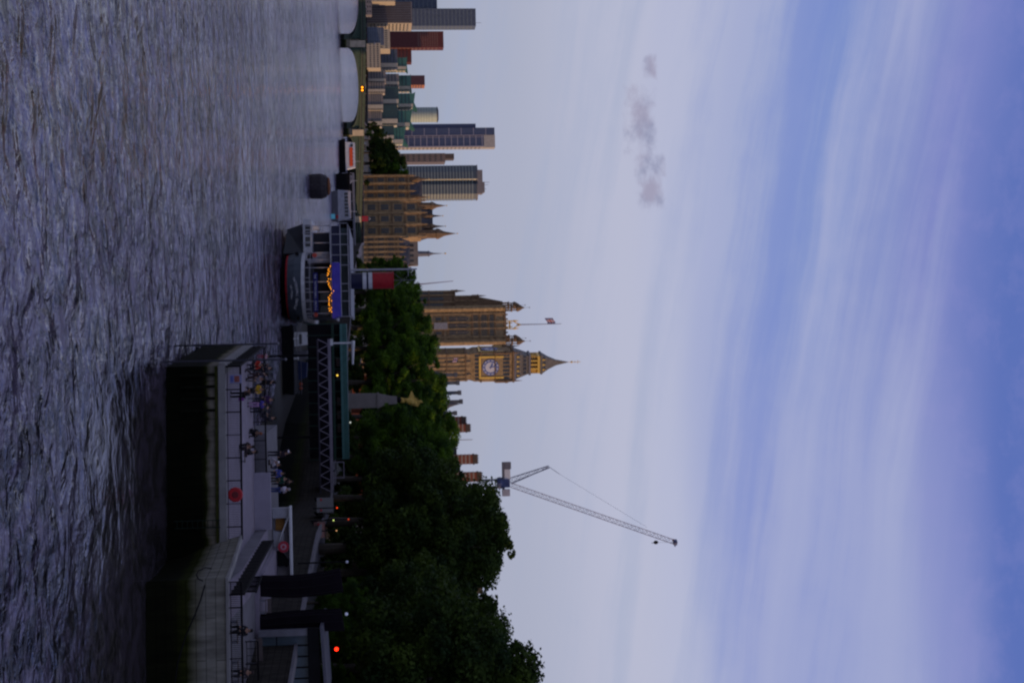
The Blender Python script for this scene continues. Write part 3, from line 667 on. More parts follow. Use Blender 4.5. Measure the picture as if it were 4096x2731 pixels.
# roof: lower slope, lantern, spire
r1 = zb(2111); r2 = zb(2160); r3 = zb(2272); r4 = zb(2322)
part(t, 'roof', MB().frus(0, 0, c1, r1, hw2 - .3, hw2 - .3, 3.9, 3.9), IRON)
part(t, 'roof_edge', MB().box(-4.4, 4.4, -4.4, 4.4, r1, r1 + .9).box(-hw2 - .2, hw2 + .2, -hw2 - .2, hw2 + .2, c1 + .01, c1 + .7), STEEL)
for k in range(5):
    f_ = k / 4 - .5
    for j in range(2):
        zz_ = c1 + 1.2 + j * 2.8; hw3 = (hw2 - .3) + (3.9 - hw2 + .3) * (zz_ - c1) / (r1 - c1)
        part(t, 'dormer', MB().prismY([(f_ * hw3 * 1.5 - .4, zz_), (f_ * hw3 * 1.5 + .4, zz_), (f_ * hw3 * 1.5, zz_ + 1.4)], -hw3 - .25, -hw3 + 1.2), GOLD if j == 0 else SLATE)
mb = MB()
for k in range(5):
    q = -3.5 + k * 1.75
    for a, c_ in ((q, -3.5), (q, 3.5), (-3.5, q), (3.5, q)): mb.box(a - .28, a + .28, c_ - .28, c_ + .28, r1 + .9, r2 - .9)
mb.box(-3.8, 3.8, -3.8, 3.8, r2 - 1.4, r2 - .3)
lt = part(t, 'lantern', mb, GOLD); part(lt, 'lantern_core', MB().box(-2.4, 2.4, -2.4, 2.4, r1 + .9, r2 - 1.4), mat('dull_gilt', (.25, .18, .07), .6, .2))
part(t, 'lantern_cornice', MB().box(-4.2, 4.2, -4.2, 4.2, r2 - .3, r2 + .6), IRON)
mb = MB(); hs = r3 - r2 - .6
for a, c_, d_, e in ((0, .25, 3.9, 2.35), (.25, .55, 2.35, 1.05), (.55, 1, 1.05, .13)): mb.frus(0, 0, r2 + .6 + a * hs, r2 + .6 + c_ * hs, d_, d_, e, e)
sp_ = part(t, 'spire', mb, IRON)
mb = MB()
for k in range(3): mb.prismY([(-2.6 + k * 2.2, r2 + .7), (-1.8 + k * 2.2, r2 + .7), (-2.2 + k * 2.2, r2 + 2.2)], -4.1, -3.2)
part(sp_, 'gilt_dormers', mb, GOLD)
part(t, 'finial', MB().bar((0, 0, r3 - .5), (0, 0, r4), .14).ball((0, 0, r3 + 1.6), .5, 6).ball((0, 0, r3 + 3), .28, 6).bar((-.8, 0, r4 - 1.2), (.8, 0, r4 - 1.2), .12), GOLD)
# ------------------------------------------------------------------ roofs and chimneys right of the clock tower
Y = 420
x0, x1 = XX(1490, Y, 1750), XX(1690, Y, 1750)
t = thing('turreted_building', 'dark slate roofed building with tall thin chimney stacks and a domed corner turret', 'building', ((x0 + x1) / 2, Y, GZ))
def zq(U, V): return ZZ(U, V, Y) - GZ
def xq(U): return XX(U, Y, 1800) - (x0 + x1) / 2
zr = zq(1580, 1728)
part(t, 'wall', MB().box(xq(1495), xq(1690), 0, 18, 0, zr - 1), BRICK)
part(t, 'roof', MB().prismY([(xq(1490), zr - 1), (xq(1695), zr - 1), (xq(1680), zr + 2.4), (xq(1650), zr + 1.6), (xq(1600), zr + 3.2), (xq(1520), zr + 2.8)], 0, 18), SLATE)
for U, V, w_ in ((1500, 1831, 13), (1533, 1841, 13), (1573, 1848, 13), (1609, 1854, 13), (1655, 1831, 12)):
    a = w_ * Y / F / 2; z1_ = zq(U, V)
    o = part(t, 'chimney', MB().box(xq(U) - a, xq(U) + a, 3, 3 + 2.6, zr, z1_).box(xq(U) - a * 1.35, xq(U) + a * 1.35, 2.8, 5.8, z1_ - .9, z1_), mat('dark_chimney', (.1, .11, .13), .8, .3, .6))
    part(o, 'base', MB().frus(xq(U), 4.3, zr + 1, zr + 4.4, a * 2.2, 2, a * 1.02, 1.4), SLATE)
part(t, 'turret', MB().lathe(xq(1618), 2, [(2.6, 0), (2.6, zr + .5), (3.0, zr + 1), (2.6, zr + 2.4), (1.7, zr + 4), (.8, zr + 5), (.3, zr + 6.6), (.05, zr + 7.8)], 10), SLATE)
# brick stacks
BAND = mat('stone_band', (.33, .25, .2), .85, .2, 1)
def stack(U0, U1, V1, Y, label, dep=2.5):
    x0, x1 = XX(U0, Y, 1850), XX(U1, Y, 1850); z1_ = ZZ((U0 + U1) / 2, V1, Y)
    t = thing('brick_building', label, 'building', ((x0 + x1) / 2, Y, GZ)); w_ = x1 - x0; zt_ = z1_ - GZ
    part(t, 'wall', MB().box(-w_ * 2.2, w_ * 2.2, 3, 15, 0, zt_ - 7), BRICK)
    part(t, 'roof', MB().prismY([(-w_ * 2.2, zt_ - 7), (w_ * 2.2, zt_ - 7), (w_ * 1.2, zt_ - 5), (-w_ * 1.2, zt_ - 5)], 3, 15), SLATE)
    o = part(t, 'chimney', MB().box(-w_ / 2, w_ / 2, 0, dep, zt_ - 12, zt_ - 1.2), BRICK)
    me = MB().box(-w_ / 2 - .06, w_ / 2 + .06, -.06, dep + .06, 0, .38).data('stone_band', BAND)
    for k in range(5): link('stone_band', me, o, (0, 0, zt_ - 2.2 - k * .95))
    part(o, 'cap', MB().box(-w_ / 2 - .15, w_ / 2 + .15, -.15, dep + .15, zt_ - 1.2, zt_ - .8).box(-w_ / 2, w_ / 2, 0, dep, zt_ - .8, zt_), mat('sooty_brick', (.1, .07, .055), .9, .2, 1))
    mb = MB()
    for k in range(4): mb.lathe(-w_ / 2 + w_ * (k + .5) / 4, dep / 2, [(.16, zt_), (.12, zt_ + .3)], 6)
    part(o, 'chimney_pots', mb, DARK)
stack(1667, 1696, 1864, 400, 'building topped by the shorter of two touching striped brick stacks')
stack(1697, 1728, 1881, 398, 'building topped by the taller of two touching striped brick stacks')
stack(1820, 1856, 1911, 370, 'building topped by a lone striped brick stack left of the crane')
stack(1891, 1927, 1928, 360, 'building topped by a striped brick stack in front of the crane mast')
stack(2348, 2376, 1928, 330, 'brick stack seen in the gap between the tall right-hand tree crowns')
Y = 380; x_ = XX(1758, Y, 1870)
single('flagpole', MB().tube([(0, 0, 0), (0, 0, ZZ(1758, 1890, Y) - GZ)], [.16, .09], 6), STEEL, 'bare thin pole rising from the trees between brick stacks', 'pole', base=None).location = (x_, Y, GZ)

# ------------------------------------------------------------------ tower crane
Y = 520; CR = mat('crane_blue', (.06, .075, .17), .5, .2, 1); CRL = mat('crane_pale', (.3, .29, .38), .5, .15, 1)
def C3(U, V, dy=0): return P(U, V, Y + dy)
bx = XX(1934, Y, 1900)
t = thing('tower_crane', 'luffing tower crane with a long raised jib above the trees', 'crane', (bx, Y, GZ))
def lattice(mb, a, b, wa, wb, n, r, dy=.9):
    a = Vector(a); b = Vector(b); d = (b - a).normalized(); s = d.cross(Vector((0, 1, 0))).normalized()
    cs = []
    for (i, sg, dd) in ((0, 1, -1), (1, 1, 1), (2, -1, -1), (3, -1, 1)):
        cs.append([a + (b - a) * (k / n) + s * sg * (wa + (wb - wa) * k / n) / 2 + Vector((0, dd * dy, 0)) for k in range(n + 1)])
    for c in cs: mb.tube([c[0], c[-1]], r, 4)
    for k in range(n):
        A, B = (k, k + 1) if k % 2 == 0 else (k + 1, k)
        mb.bar(cs[0][A], cs[2][B], r * .65, 3); mb.bar(cs[1][B], cs[3][A], r * .65, 3); mb.bar(cs[0][k], cs[1][k + 1], r * .6, 3); mb.bar(cs[0][k], cs[2][k], r * .5, 3)
    return mb
mtop = C3(1936, 2000)
part(t, 'mast', lattice(MB(), (bx, Y, GZ), (bx, Y, mtop.z), 2.5, 2.5, 26, .17, 1.2), CR, True)
part(t, 'slewing_ring', MB().lathe(bx, Y, [(1.9, mtop.z - 1), (2.1, mtop.z), (1.8, mtop.z + 1.2)], 12).box(bx - 1.5, bx + 1.5, Y - 1.4, Y + 1.4, mtop.z + 1.2, mtop.z + 3.4), CR, True)
cw0 = C3(1848, 2008); cw1 = C3(1915, 2040)
part(t, 'counter_deck', MB().box(cw0.x, bx + 4, Y - 1.3, Y + 1.3, cw0.z, cw0.z + .7), STEEL, True)
part(t, 'counterweight', MB().box(cw0.x, cw0.x + 2.3, Y - 1.5, Y + 1.5, cw0.z + .72, cw0.z + 3), STEEL, True)
part(t, 'machinery_cabin', MB().box(cw0.x + 2.4, cw1.x - .2, Y - 1.4, Y + 1.4, cw0.z + .72, cw0.z + 2.7), WHITE, True)
cb = C3(1955, 2010); part(t, 'operator_cab', MB().box(bx + 2.1, bx + 4.4, Y - 2.4, Y - .4, cb.z - .2, cb.z + 2.4), LGREY, True)
j0 = C3(1940, 2046); j1 = C3(2168, 2700); ap = C3(1866, 2196); a0 = C3(1922, 2040)
part(t, 'a_frame', lattice(MB(), a0, ap, 1.8, .7, 9, .11, .7).tube([C3(1936, 2045), C3(1889, 2150), ap], .1, 4), CR, True)
part(t, 'jib', lattice(MB(), j0, j1, 1.5, 1.5, 44, .10, .75), CRL, True)
part(t, 'jib_head', MB().lathe(j1.x, j1.y, [(.2, j1.z - .8), (1.1, j1.z - .4), (1.1, j1.z + .6), (.2, j1.z + .9)], 8).bar(j1, C3(2185, 2700), .25), CR, True)
part(t, 'pendant_line', MB().tube([ap, C3(1895, 2238)], .12, 4).tube([C3(1895, 2238), C3(2107, 2587)], .05, 4), CR, True)
hk = C3(2168, 2624)
part(t, 'hoist_rope', MB().bar(j1, hk, .04), BLACK, True)
part(t, 'hook_block', MB().lathe(hk.x, hk.y, [(.15, hk.z + .8), (.6, hk.z + .4), (.65, hk.z - .4), (.2, hk.z - .9)], 8).tube([hk + Vector((0, 0, -.9)), hk + Vector((.25, 0, -1.3)), hk + Vector((0, 0, -1.6))], .1, 5), BLACK, True)
part(t, 'warning_light', MB().ball(C3(2158, 2693), .35, 6), RED, True)
# little background cranes and flags
Y = 1200; a = P(1136, 1690, Y); b_ = P(1124, 1813, Y)
t = thing('distant_crane', 'tiny faint crane jib left of the square tower', 'crane', (a.x, Y, GZ))
part(t, 'mast', MB().tube([(a.x, Y, GZ), (a.x, Y, a.z)], .8, 4), CRL, True); part(t, 'jib', MB().tube([a, b_], [.7, .35], 4), CRL, True)
def pole_flag(U, V, Y, label, ln=1.6, hh=1.1):
    p = P(U, V, Y); t = thing('flagpole', label, 'flag', (p.x, Y, GZ))
    part(t, 'pole', MB().tube([(0, 0, 0), (0, 0, p.z - GZ + 1)], [.12, .06], 6), STEEL); flag(t, .1, 0, p.z - GZ - hh * .6, p.z - GZ + hh * .6, ln, 1)
pole_flag(1430, 1822, 500, 'small red and white flag flying in front of the clock tower shaft', 1.6, 1.2)
pole_flag(2022, 1972, 300, 'small red flag flying above the crown of the tall dark tree', 1.2, .8)

# ------------------------------------------------------------------ green arch bridge
def bl(x): return 682 + (x + 155) * .5
A_ = (-330, bl(-330)); B_ = (-46, bl(-46))
ang = math.atan(.5); ux, uy = math.cos(ang), math.sin(ang)
t = thing('arch_bridge', 'long low green iron arch bridge on stone piers', 'bridge', (-155, 682, 0), ang)
def bs(x): return (x + 155) / ux            # along-bridge coordinate
def deckz(s_):                               # parapet top height
    return 11.6 - max(0, s_ - 10) ** 1.25 * .0145
piers = [bs(x) for x in (-216, -177, -138, -100, -61)]
BW = 8
for i, pc in enumerate(piers):
    o = part(t, 'pier', MB().prism([(pc - 2.0, -1), (pc, -4), (pc + 2.0, -1), (pc + 2.0, BW + 1), (pc, BW + 4), (pc - 2.0, BW + 1)], -1, 4.2), wall_mat('pier_granite', (.22, .2, .16), (.012, .015, .01), 1.5, 3, None) if i == 0 else MATS['pier_granite'])
    part(o, 'pier_shaft', MB().box(pc - 1.5, pc + 1.5, -1.4, BW + 1, 4.2, deckz(pc) - .2), CREAM)
for i in range(len(piers)):
    a = piers[i] + 2; b2 = (piers[i + 1] - 2) if i + 1 < len(piers) else piers[i] + 36
    n = 24; cz = deckz((a + b2) / 2) - 3.0; z0 = 1.6; vs = []
    pts = []
    for k in range(n + 1):
        th = math.pi * k / n; xx_ = (a + b2) / 2 - (b2 - a) / 2 * math.cos(th); pts.append((xx_, z0 + (cz - z0) * abs(math.sin(th)) ** .62))
    mb = MB()
    for k in range(n):
        (x0_, z0_), (x1_, z1_) = pts[k], pts[k + 1]; t0, t1 = deckz(x0_) - 1.9, deckz(x1_) - 1.9
        mb.hexa([(x0_, 0, z0_), (x1_, 0, z1_), (x1_, BW, z1_), (x0_, BW, z0_), (x0_, 0, t0), (x1_, 0, t1), (x1_, BW, t1), (x0_, BW, t0)])
    o = part(t, 'arch', mb, mat('spandrel_green', (.035, .065, .05), .7, .3, .5))
    mb = MB()
    for k in range(n):
        (x0_, z0_), (x1_, z1_) = pts[k], pts[k + 1]
        mb.hexa([(x0_, -.5, z0_ - .1), (x1_, -.5, z1_ - .1), (x1_, -.02, z1_ - .1), (x0_, -.02, z0_ - .1), (x0_, -.5, z0_ + .75), (x1_, -.5, z1_ + .75), (x1_, -.02, z1_ + .75), (x0_, -.02, z0_ + .75)])
    part(o, 'arch_rib', mb, GREENP)
dk = MB(); pr = MB(); pr2 = MB(); ra = MB()
ss = [bs(-330) + k * (bs(-46) - bs(-330)) / 30 for k in range(31)]
for a, b2 in zip(ss, ss[1:]):
    za, zb_ = deckz(a), deckz(b2)
    dk.hexa([(a, -.3, za - 1.9), (b2, -.3, zb_ - 1.9), (b2, BW + .3, zb_ - 1.9), (a, BW + .3, za - 1.9), (a, -.3, za - 1.1), (b2, -.3, zb_ - 1.1), (b2, BW + .3, zb_ - 1.1), (a, BW + .3, za - 1.1)])
    for y_ in (-.7, BW + .4):
        (pr if y_ < 0 else pr2).hexa([(a, y_, za - 1.2), (b2, y_, zb_ - 1.2), (b2, y_ + .3, zb_ - 1.2), (a, y_ + .3, za - 1.2), (a, y_, za), (b2, y_, zb_), (b2, y_ + .3, zb_), (a, y_ + .3, za)])
    ra.hexa([(a, -.95, za - 2.1), (b2, -.95, zb_ - 2.1), (b2, -.71, zb_ - 2.1), (a, -.71, za - 2.1), (a, -.95, za - 1.7), (b2, -.95, zb_ - 1.7), (b2, -.71, zb_ - 1.7), (a, -.71, za - 1.7)])
    ra.hexa([(a, -.95, za - .02), (b2, -.95, zb_ - .02), (b2, -.3, zb_ - .02), (a, -.3, za - .02), (a, -.95, za + .15), (b2, -.95, zb_ + .15), (b2, -.3, zb_ + .15), (a, -.3, za + .15)])
part(t, 'deck', dk, ASPH); part(t, 'parapet', pr, GREENP); part(t, 'parapet', pr2, GREENP); part(t, 'cornice', ra, mat('bridge_green_light', (.085, .115, .075), .6, .2))
def bridge_at(s_, y_): return Vector((-155 + s_ * ux - y_ * uy, 682 + s_ * uy + y_ * ux, deckz(s_) - 1.1))
# lamp standards on the bridge
lmp = MB().tube([(0, 0, 0), (0, 0, 4)], [.14, .07], 6).bar((-.5, 0, 3.6), (.5, 0, 3.6), .06)
lmp.m = 0; me_l = lmp.data('post', GREENP); me_g = MB().ball((0, 0, 4.2), .28, 6).ball((-.5, 0, 3.8), .22, 6).ball((.5, 0, 3.8), .22, 6).data('lantern', LGREY)
for k, pc in enumerate(piers[1:]):
    p = bridge_at(pc, -.5); q = thing('bridge_lamp', 'three-headed lamp standard on the green bridge, %s' % ['above the leftmost pier in view', 'above the second pier', 'above the third pier', 'nearest the palace'][k], 'lamp', p + Vector((0, 0, 1.1)), 0, 'lamp standards along the bridge parapet')
    link('post', me_l, q); link('lantern', me_g, q)
# navigation lights under the arch
lg = glow('orange_lamp', (1, .28, .01), 4)
q0 = P(356, 1449, bl(XX(356, 704)) - 1.2)
t = thing('navigation_lights', 'pair of glowing orange navigation lights hung on the bridge arch', 'lamp', q0)
for dx in (-.65, .65): part(t, 'lamp', MB().ball((dx, 0, 0), .42, 8), lg)
part(t, 'bracket', MB().box(-1.3, 1.3, .3, .55, -.7, .9), BLACK)

# ------------------------------------------------------------------ people
def skin_mesh(name, nodes, edges, mt, sub=1):
    me = bpy.data.meshes.new(name); me.from_pydata([n[0] for n in nodes], edges, [])
    ob = bpy.data.objects.new(name, me); COL.objects.link(ob)
    md = ob.modifiers.new('s', 'SKIN'); md.use_smooth_shade = True
    for i, n in enumerate(nodes):
        sv = me.skin_vertices[0].data[i]; r_ = n[1]; sv.radius = r_ if isinstance(r_, tuple) else (r_, r_); sv.use_root = (i == 0)
    if sub: sb = ob.modifiers.new('b', 'SUBSURF'); sb.levels = sub; sb.render_levels = sub
    dg = bpy.context.evaluated_depsgraph_get(); out = bpy.data.meshes.new_from_object(ob.evaluated_get(dg))
    bpy.data.objects.remove(ob); out.materials.clear(); out.materials.append(mt); out.name = name; return out
POSES = {}
def pose(kind):
    j = dict(pel=(0, 0, .95), spi=(0, .01, 1.15), che=(0, 0, 1.36), nec=(0, .01, 1.5), hea=(0, .03, 1.60), top=(0, .02, 1.70))
    for s_, k in ((-1, 'l'), (1, 'r')):
        j['sh' + k] = (.17 * s_, 0, 1.43); j['el' + k] = (.23 * s_, -.02, 1.15); j['wr' + k] = (.23 * s_, .1, .92)
        j['hi' + k] = (.095 * s_, 0, .92); j['kn' + k] = (.11 * s_, .03, .5); j['an' + k] = (.11 * s_, -.02, .09); j['to' + k] = (.13 * s_, .15, .03)
    def up(ks, f):
        for k in ks: j[k] = f(j[k])
    ub = ['pel', 'spi', 'che', 'nec', 'hea', 'top', 'shl', 'shr', 'ell', 'elr', 'wrl', 'wrr', 'hil', 'hir']
    if kind == 'sit':
        up(ub, lambda p: (p[0], p[1] + max(0, p[2] - .95) * .15, p[2] - .47))
        for k, s_ in (('l', -1), ('r', 1)):
            j['kn' + k] = (.13 * s_, .43, .5); j['an' + k] = (.13 * s_, .40, .09); j['to' + k] = (.15 * s_, .56, .03); j['el' + k] = (.24 * s_, .1, .74); j['wr' + k] = (.14 * s_, .34, .62)
    if kind == 'squat':
        up(ub, lambda p: (p[0], p[1] + max(0, p[2] - .95) * .5, p[2] - .78))
        for k, s_ in (('l', -1), ('r', 1)):
            j['kn' + k] = (.17 * s_, .38, .48); j['an' + k] = (.13 * s_, .46, .09); j['to' + k] = (.15 * s_, .62, .03); j['el' + k] = (.27 * s_, .32, .42); j['wr' + k] = (.12 * s_, .5, .5)
    if kind == 'lean':
        up(['spi', 'che', 'nec', 'hea', 'top', 'shl', 'shr'], lambda p: (p[0], p[1] + (p[2] - .95) * .75, .95 + (p[2] - .95) * .78))
        for k, s_ in (('l', -1), ('r', 1)): j['el' + k] = (.25 * s_, .42, 1.08); j['wr' + k] = (.12 * s_, .62, 1.1)
    if kind == 'phone':
        j['elr'] = (.25, .08, 1.18); j['wrr'] = (.1, .3, 1.38); j['ell'] = (-.25, .05, 1.17); j['wrl'] = (-.08, .3, 1.3)
    if kind == 'walk':
        j['knl'] = (-.1, .22, .52); j['anl'] = (-.1, .28, .1); j['tol'] = (-.12, .44, .07); j['knr'] = (.1, -.06, .5); j['anr'] = (.1, -.34, .14); j['tor'] = (.12, -.2, .03)
    if kind == 'hatup':
        j['elr'] = (.3, .1, 1.5); j['wrr'] = (.16, .12, 1.74)
    return j
def body_parts(kind):
    if kind in POSES: return POSES[kind]
    j = pose(kind)
    def chain(names, rad, edges):
        idx = {n: i for i, n in enumerate(names)}
        return [(j[n], rad[n]) for n in names], [(idx[a], idx[b]) for a, b in edges]
    names = ['pel', 'spi', 'che', 'nec', 'hea', 'top']; rad = dict(pel=(.15, .11), spi=(.12, .09), che=(.145, .10), nec=.052, hea=(.075, .09), top=(.07, .085)); edges = [('pel', 'spi'), ('spi', 'che'), ('che', 'nec'), ('nec', 'hea'), ('hea', 'top')]
    for k in 'lr':
        names += [q + k for q in ('sh', 'el', 'wr', 'hi', 'kn', 'an', 'to')]
        for q, r_ in (('sh', .058), ('el', .042), ('wr', .027), ('hi', .085), ('kn', .058), ('an', .037), ('to', .035)): rad[q + k] = r_
        edges += [('che', 'sh' + k), ('sh' + k, 'el' + k), ('el' + k, 'wr' + k), ('pel', 'hi' + k), ('hi' + k, 'kn' + k), ('kn' + k, 'an' + k), ('an' + k, 'to' + k)]
    nodes, ed = chain(names, rad, edges)
    fin = []
    for k, s_ in (('l', -1), ('r', 1)):
        w_ = Vector(j['wr' + k]); d = (w_ - Vector(j['el' + k])).normalized(); sd_ = Vector((1, 0, 0)); sd_ = (sd_ - d * sd_.dot(d)).normalized()
        pi_ = len(nodes); nodes.append((tuple(w_ + d * .07), (.038, .018))); ed.append((names.index('wr' + k), pi_))
        for f_, ln in zip((-1.5, -.5, .5, 1.5), (.065, .078, .082, .07)):
            a = len(nodes); nodes.append((tuple(w_ + d * .10 + sd_ * f_ * .02), .009)); nodes.append((tuple(w_ + d * (.10 + ln) + sd_ * f_ * .022 + Vector((0, .015, 0))), .007)); ed += [(pi_, a), (a, a + 1)]
        a = len(nodes); nodes.append((tuple(w_ + d * .06 - sd_ * s_ * .05), .011)); ed.append((pi_, a))
    nz = len(nodes); h_ = Vector(j['hea']); nodes.append((tuple(h_ + Vector((0, .105, .0))), .014)); ed.append((4, nz))
    bd = skin_mesh('body', nodes, ed, SKIN)
    nt_, et = chain(['pel', 'spi', 'che', 'shl', 'shr', 'ell', 'elr', 'wrl', 'wrr'], dict(pel=(.165, .125), spi=(.14, .11), che=(.165, .12), shl=.078, shr=.078, ell=.06, elr=.06, wrl=.043, wrr=.043), [('pel', 'spi'), ('spi', 'che'), ('che', 'shl'), ('che', 'shr'), ('shl', 'ell'), ('shr', 'elr'), ('ell', 'wrl'), ('elr', 'wrr')])
    nt_ = [(( *(n[0][:2]), n[0][2] - .005)if 0 else n[0], n[1]) for n in nt_]
    tp = skin_mesh('top', nt_, et, BLACK)
    nl_, el_ = chain(['pel', 'hil', 'knl', 'anl', 'hir', 'knr', 'anr'], dict(pel=(.155, .12), hil=.102, hir=.102, knl=.075, knr=.075, anl=.058, anr=.058), [('pel', 'hil'), ('hil', 'knl'), ('knl', 'anl'), ('pel', 'hir'), ('hir', 'knr'), ('knr', 'anr')])
    tr = skin_mesh('trousers', nl_, el_, BLACK)
    hm = MB(); hm.ball(tuple(Vector(j['top']) + Vector((0, -.018, -.005))), .115, 8, (.86, 1, 1.0)); hm.ball(tuple(Vector(j['hea']) + Vector((0, -.05, -.02))), .09, 7)
    hr = hm.data('hair', HAIR)
    sms = []
    for k in 'lr':
        sh = MB(); a = Vector(j['an' + k]); b_ = Vector(j['to' + k]); sh.tube([a + (a - b_) * .25 + Vector((0, 0, -.03)), a + Vector((0, 0, -.025)), b_ + Vector((0, 0, .005)), b_ + (b_ - a) * .15], [.045, .055, .048, .02], 8); sms.append(sh.data('shoe', BLACK))
    sm = sms
    POSES[kind] = (bd, tp, tr, hr, sm); return POSES[kind]
CLO = {}
def cloth(c):
    if c not in CLO: CLO[c] = mat('cloth_%d' % len(CLO), c, .9, .15, 8)
    return CLO[c]
def person(kind, loc, rz, label, top, tro, hair=(.015, .012, .01), scale=1.0, group='people on the riverside terrace'):
    t = thing('person', label, 'person', loc, rz, group); t.scale = (scale * 1.3, scale * 1.3, scale * 1.07)
    bd, tp, tr, hr, sm = body_parts(kind)
    link('body', bd, t)
    for nm, me, c in (('top', tp, top), ('trousers', tr, tro), ('hair', hr, hair), ('shoe', sm[0], (.03, .03, .035)), ('shoe', sm[1], (.03, .03, .035))):
        m2 = me.copy(); m2.materials.clear(); m2.materials.append(cloth(c)); link(nm, m2, t)
    return t

# ------------------------------------------------------------------ riverside terrace (foreground right)
JW = wall_mat('jetty_concrete', (.2, .18, .145), (.004, .005, .002), 2.45, 3.05, (2.4, 1.3))
JW2 = wall_mat('block_concrete', (.23, .22, .19), (.008, .009, .004), 1.7, 3.6, (4.8, .62))
DZ, UZ = 4.05, 5.0
xl0 = XX(1449, 107); xr0 = XX(2150, 105.5, 700)
xl1 = XX(1379, 129, 1000)
low = [(xl0, 107), (15.6, 105.5), (15.65, 106), (15.65, 130.5), (xl1, 130)]
t = thing('terrace_wall', 'weed-stained concrete river wall of the lower terrace, slimy and dark below', 'river wall', (xl0, 107, 0))
mb = MB(); mb.add([(x, y, -1) for x, y in low] + [(x, y, DZ - .02) for x, y in low], [(i, (i + 1) % 5, (i + 1) % 5 + 5, i + 5) for i in (0, 1, 4, 3)])
part(t, 'wall', mb, JW, True)
mb = MB()
for p, q in ((low[0], low[1]), (low[4], low[0])):
    d = (Vector(q) - Vector(p)).normalized(); n = Vector((d.y, -d.x))
    o = [(p[0] + n.x * .18, p[1] + n.y * .18), (q[0] + n.x * .18, q[1] + n.y * .18), (q[0] - n.x * .6, q[1] - n.y * .6), (p[0] - n.x * .6, p[1] - n.y * .6)]
    mb.hexa([(a, b, DZ - .42) for a, b in o] + [(a, b, DZ + .05) for a, b in o])
part(t, 'coping', mb, mat('coping_stone', (.2, .195, .2), .8, .2, .8), True)
mb = MB()
for k in range(14): 
    x_ = xl0 + .6 + k * (xr0 - xl0 - 1) / 13; mb.box(x_ - .09, x_ + .09, 106.62, 106.8, 1.0, 3.4)
part(t, 'fender_timber', mb, mat('wet_timber', (.008, .009, .006), .95, .3, 2, spec=.0), True)
mb = MB(); mb.prism(low, DZ - .4, DZ); single('terrace_floor', mb, PALE, kind='structure')
mb = MB().box(xl0 - .02, 15.5, 106.0, 106.98, 3.42, 3.5)
part(t, 'mossy_ledge', MB().hexa([(xl0, 106.8, 3.4), (15.5, 105.3, 3.4), (15.5, 106, 3.4), (xl0, 107.5, 3.4), (xl0, 106.8, 3.56), (15.5, 105.3, 3.56), (15.5, 106, 3.56), (xl0, 107.5, 3.56)]), mat('moss', (.035, .04, .012), .95, .4, 3, spec=.0), True)
# ladder on wall
t = thing('wall_ladder', 'faint grey-green steel ladder fixed to the dark wall near the bend', 'ladder', (12.2, 105.5, .5))
lb = MB()
for dx in (-.25, .25): lb.bar((dx, 0, 0), (dx, 0, 3.2), .035)
part(t, 'stiles', lb, mat('ladder_green', (.014, .026, .022), .9, .2, spec=.02))
for k in range(9): part(t, 'rung', MB().bar((-.25, 0, .25 + k * .35), (.25, 0, .25 + k * .35), .025), mat('ladder_green', (.014, .026, .022), .9, .2, spec=.02))
# right block: curved wall to straight wall
xs0 = XX(2318, 96, 800)
curve = []
p0 = Vector((xr0 + .1, 106)); p1 = Vector((xr0 + 1.3, 99.5)); p2 = Vector((xs0, 96))
for k in range(13):
    a = k / 12; curve.append(tuple(p0 * (1 - a) ** 2 + p1 * 2 * a * (1 - a) + p2 * a * a))
cv2 = []
pp0 = Vector((xr0 - .2, 107)); pp1 = Vector((xr0 + .3, 101)); 
front = curve + [(24, 95.2), (36, 94.5)]
t = thing('terrace_wall', 'tall pale concrete river wall bowing outward at its curved corner, right', 'river wall', (xs0, 96, 0))
mb = MB(); n = len(front); rows = [(-1, 0), (1.2, .02), (2.6, .12), (3.6, .3), (UZ, .62)]
vs = []
for zz_, ins in rows:
    for i, (x_, y_) in enumerate(front):
        f_ = max(0, 1 - i / 12) if i < 13 else 0
        vs.append((x_ + 1.7 * f_ * (1 - max(0, zz_) / UZ) ** 1.5, y_, zz_))
mb.add(vs, [(r_ * n + i, r_ * n + i + 1, (r_ + 1) * n + i + 1, (r_ + 1) * n + i) for r_ in range(len(rows) - 1) for i in range(n - 1)])
part(t, 'wall', mb, JW2, True, True)
mb = MB()
topl = list(front)
for (a, b_) in zip(topl, topl[1:]): mb.hexa([(a[0] - .1, a[1] - .12, UZ - .02), (b_[0] - .1, b_[1] - .12, UZ - .02), (b_[0] + .3, b_[1] + .5, UZ - .02), (a[0] + .3, a[1] + .5, UZ - .02), (a[0] - .1, a[1] - .12, UZ + .14), (b_[0] - .1, b_[1] - .12, UZ + .14), (b_[0] + .3, b_[1] + .5, UZ + .14), (a[0] + .3, a[1] + .5, UZ + .14)])
part(t, 'coping', mb, MATS['coping_stone'], True)
part(t, 'mooring_chain', MB().tube([(xs0 + .3, 95.85, 3.7), (xs0 + 1.2, 95.6, 3.45), (xs0 + 2.2, 95.4, 3.05), (xs0 + 3.4, 95.25, 2.5), (xs0 + 5, 95.1, 2.0), (xs0 + 8.5, 94.95, 1.5)], .045, 5), BLACK, True)
part(t, 'mooring_chain', MB().tube([(xs0 - .55, 97.0, 4.0), (xs0 - .62, 96.9, 3.6), (xs0 - .5, 96.5, 3.25), (xs0 - .3, 96.1, 3.15), (xs0 - .1, 95.85, 3.3), (xs0 + .05, 95.8, 3.6)], .04, 5), BLACK, True)
ud = [tuple(p) for p in topl[2:]] + [(45, 94.5), (45, 160), (24, 150), (21, 131), (21, 134), (15.65, 131), (15.65, 108)]
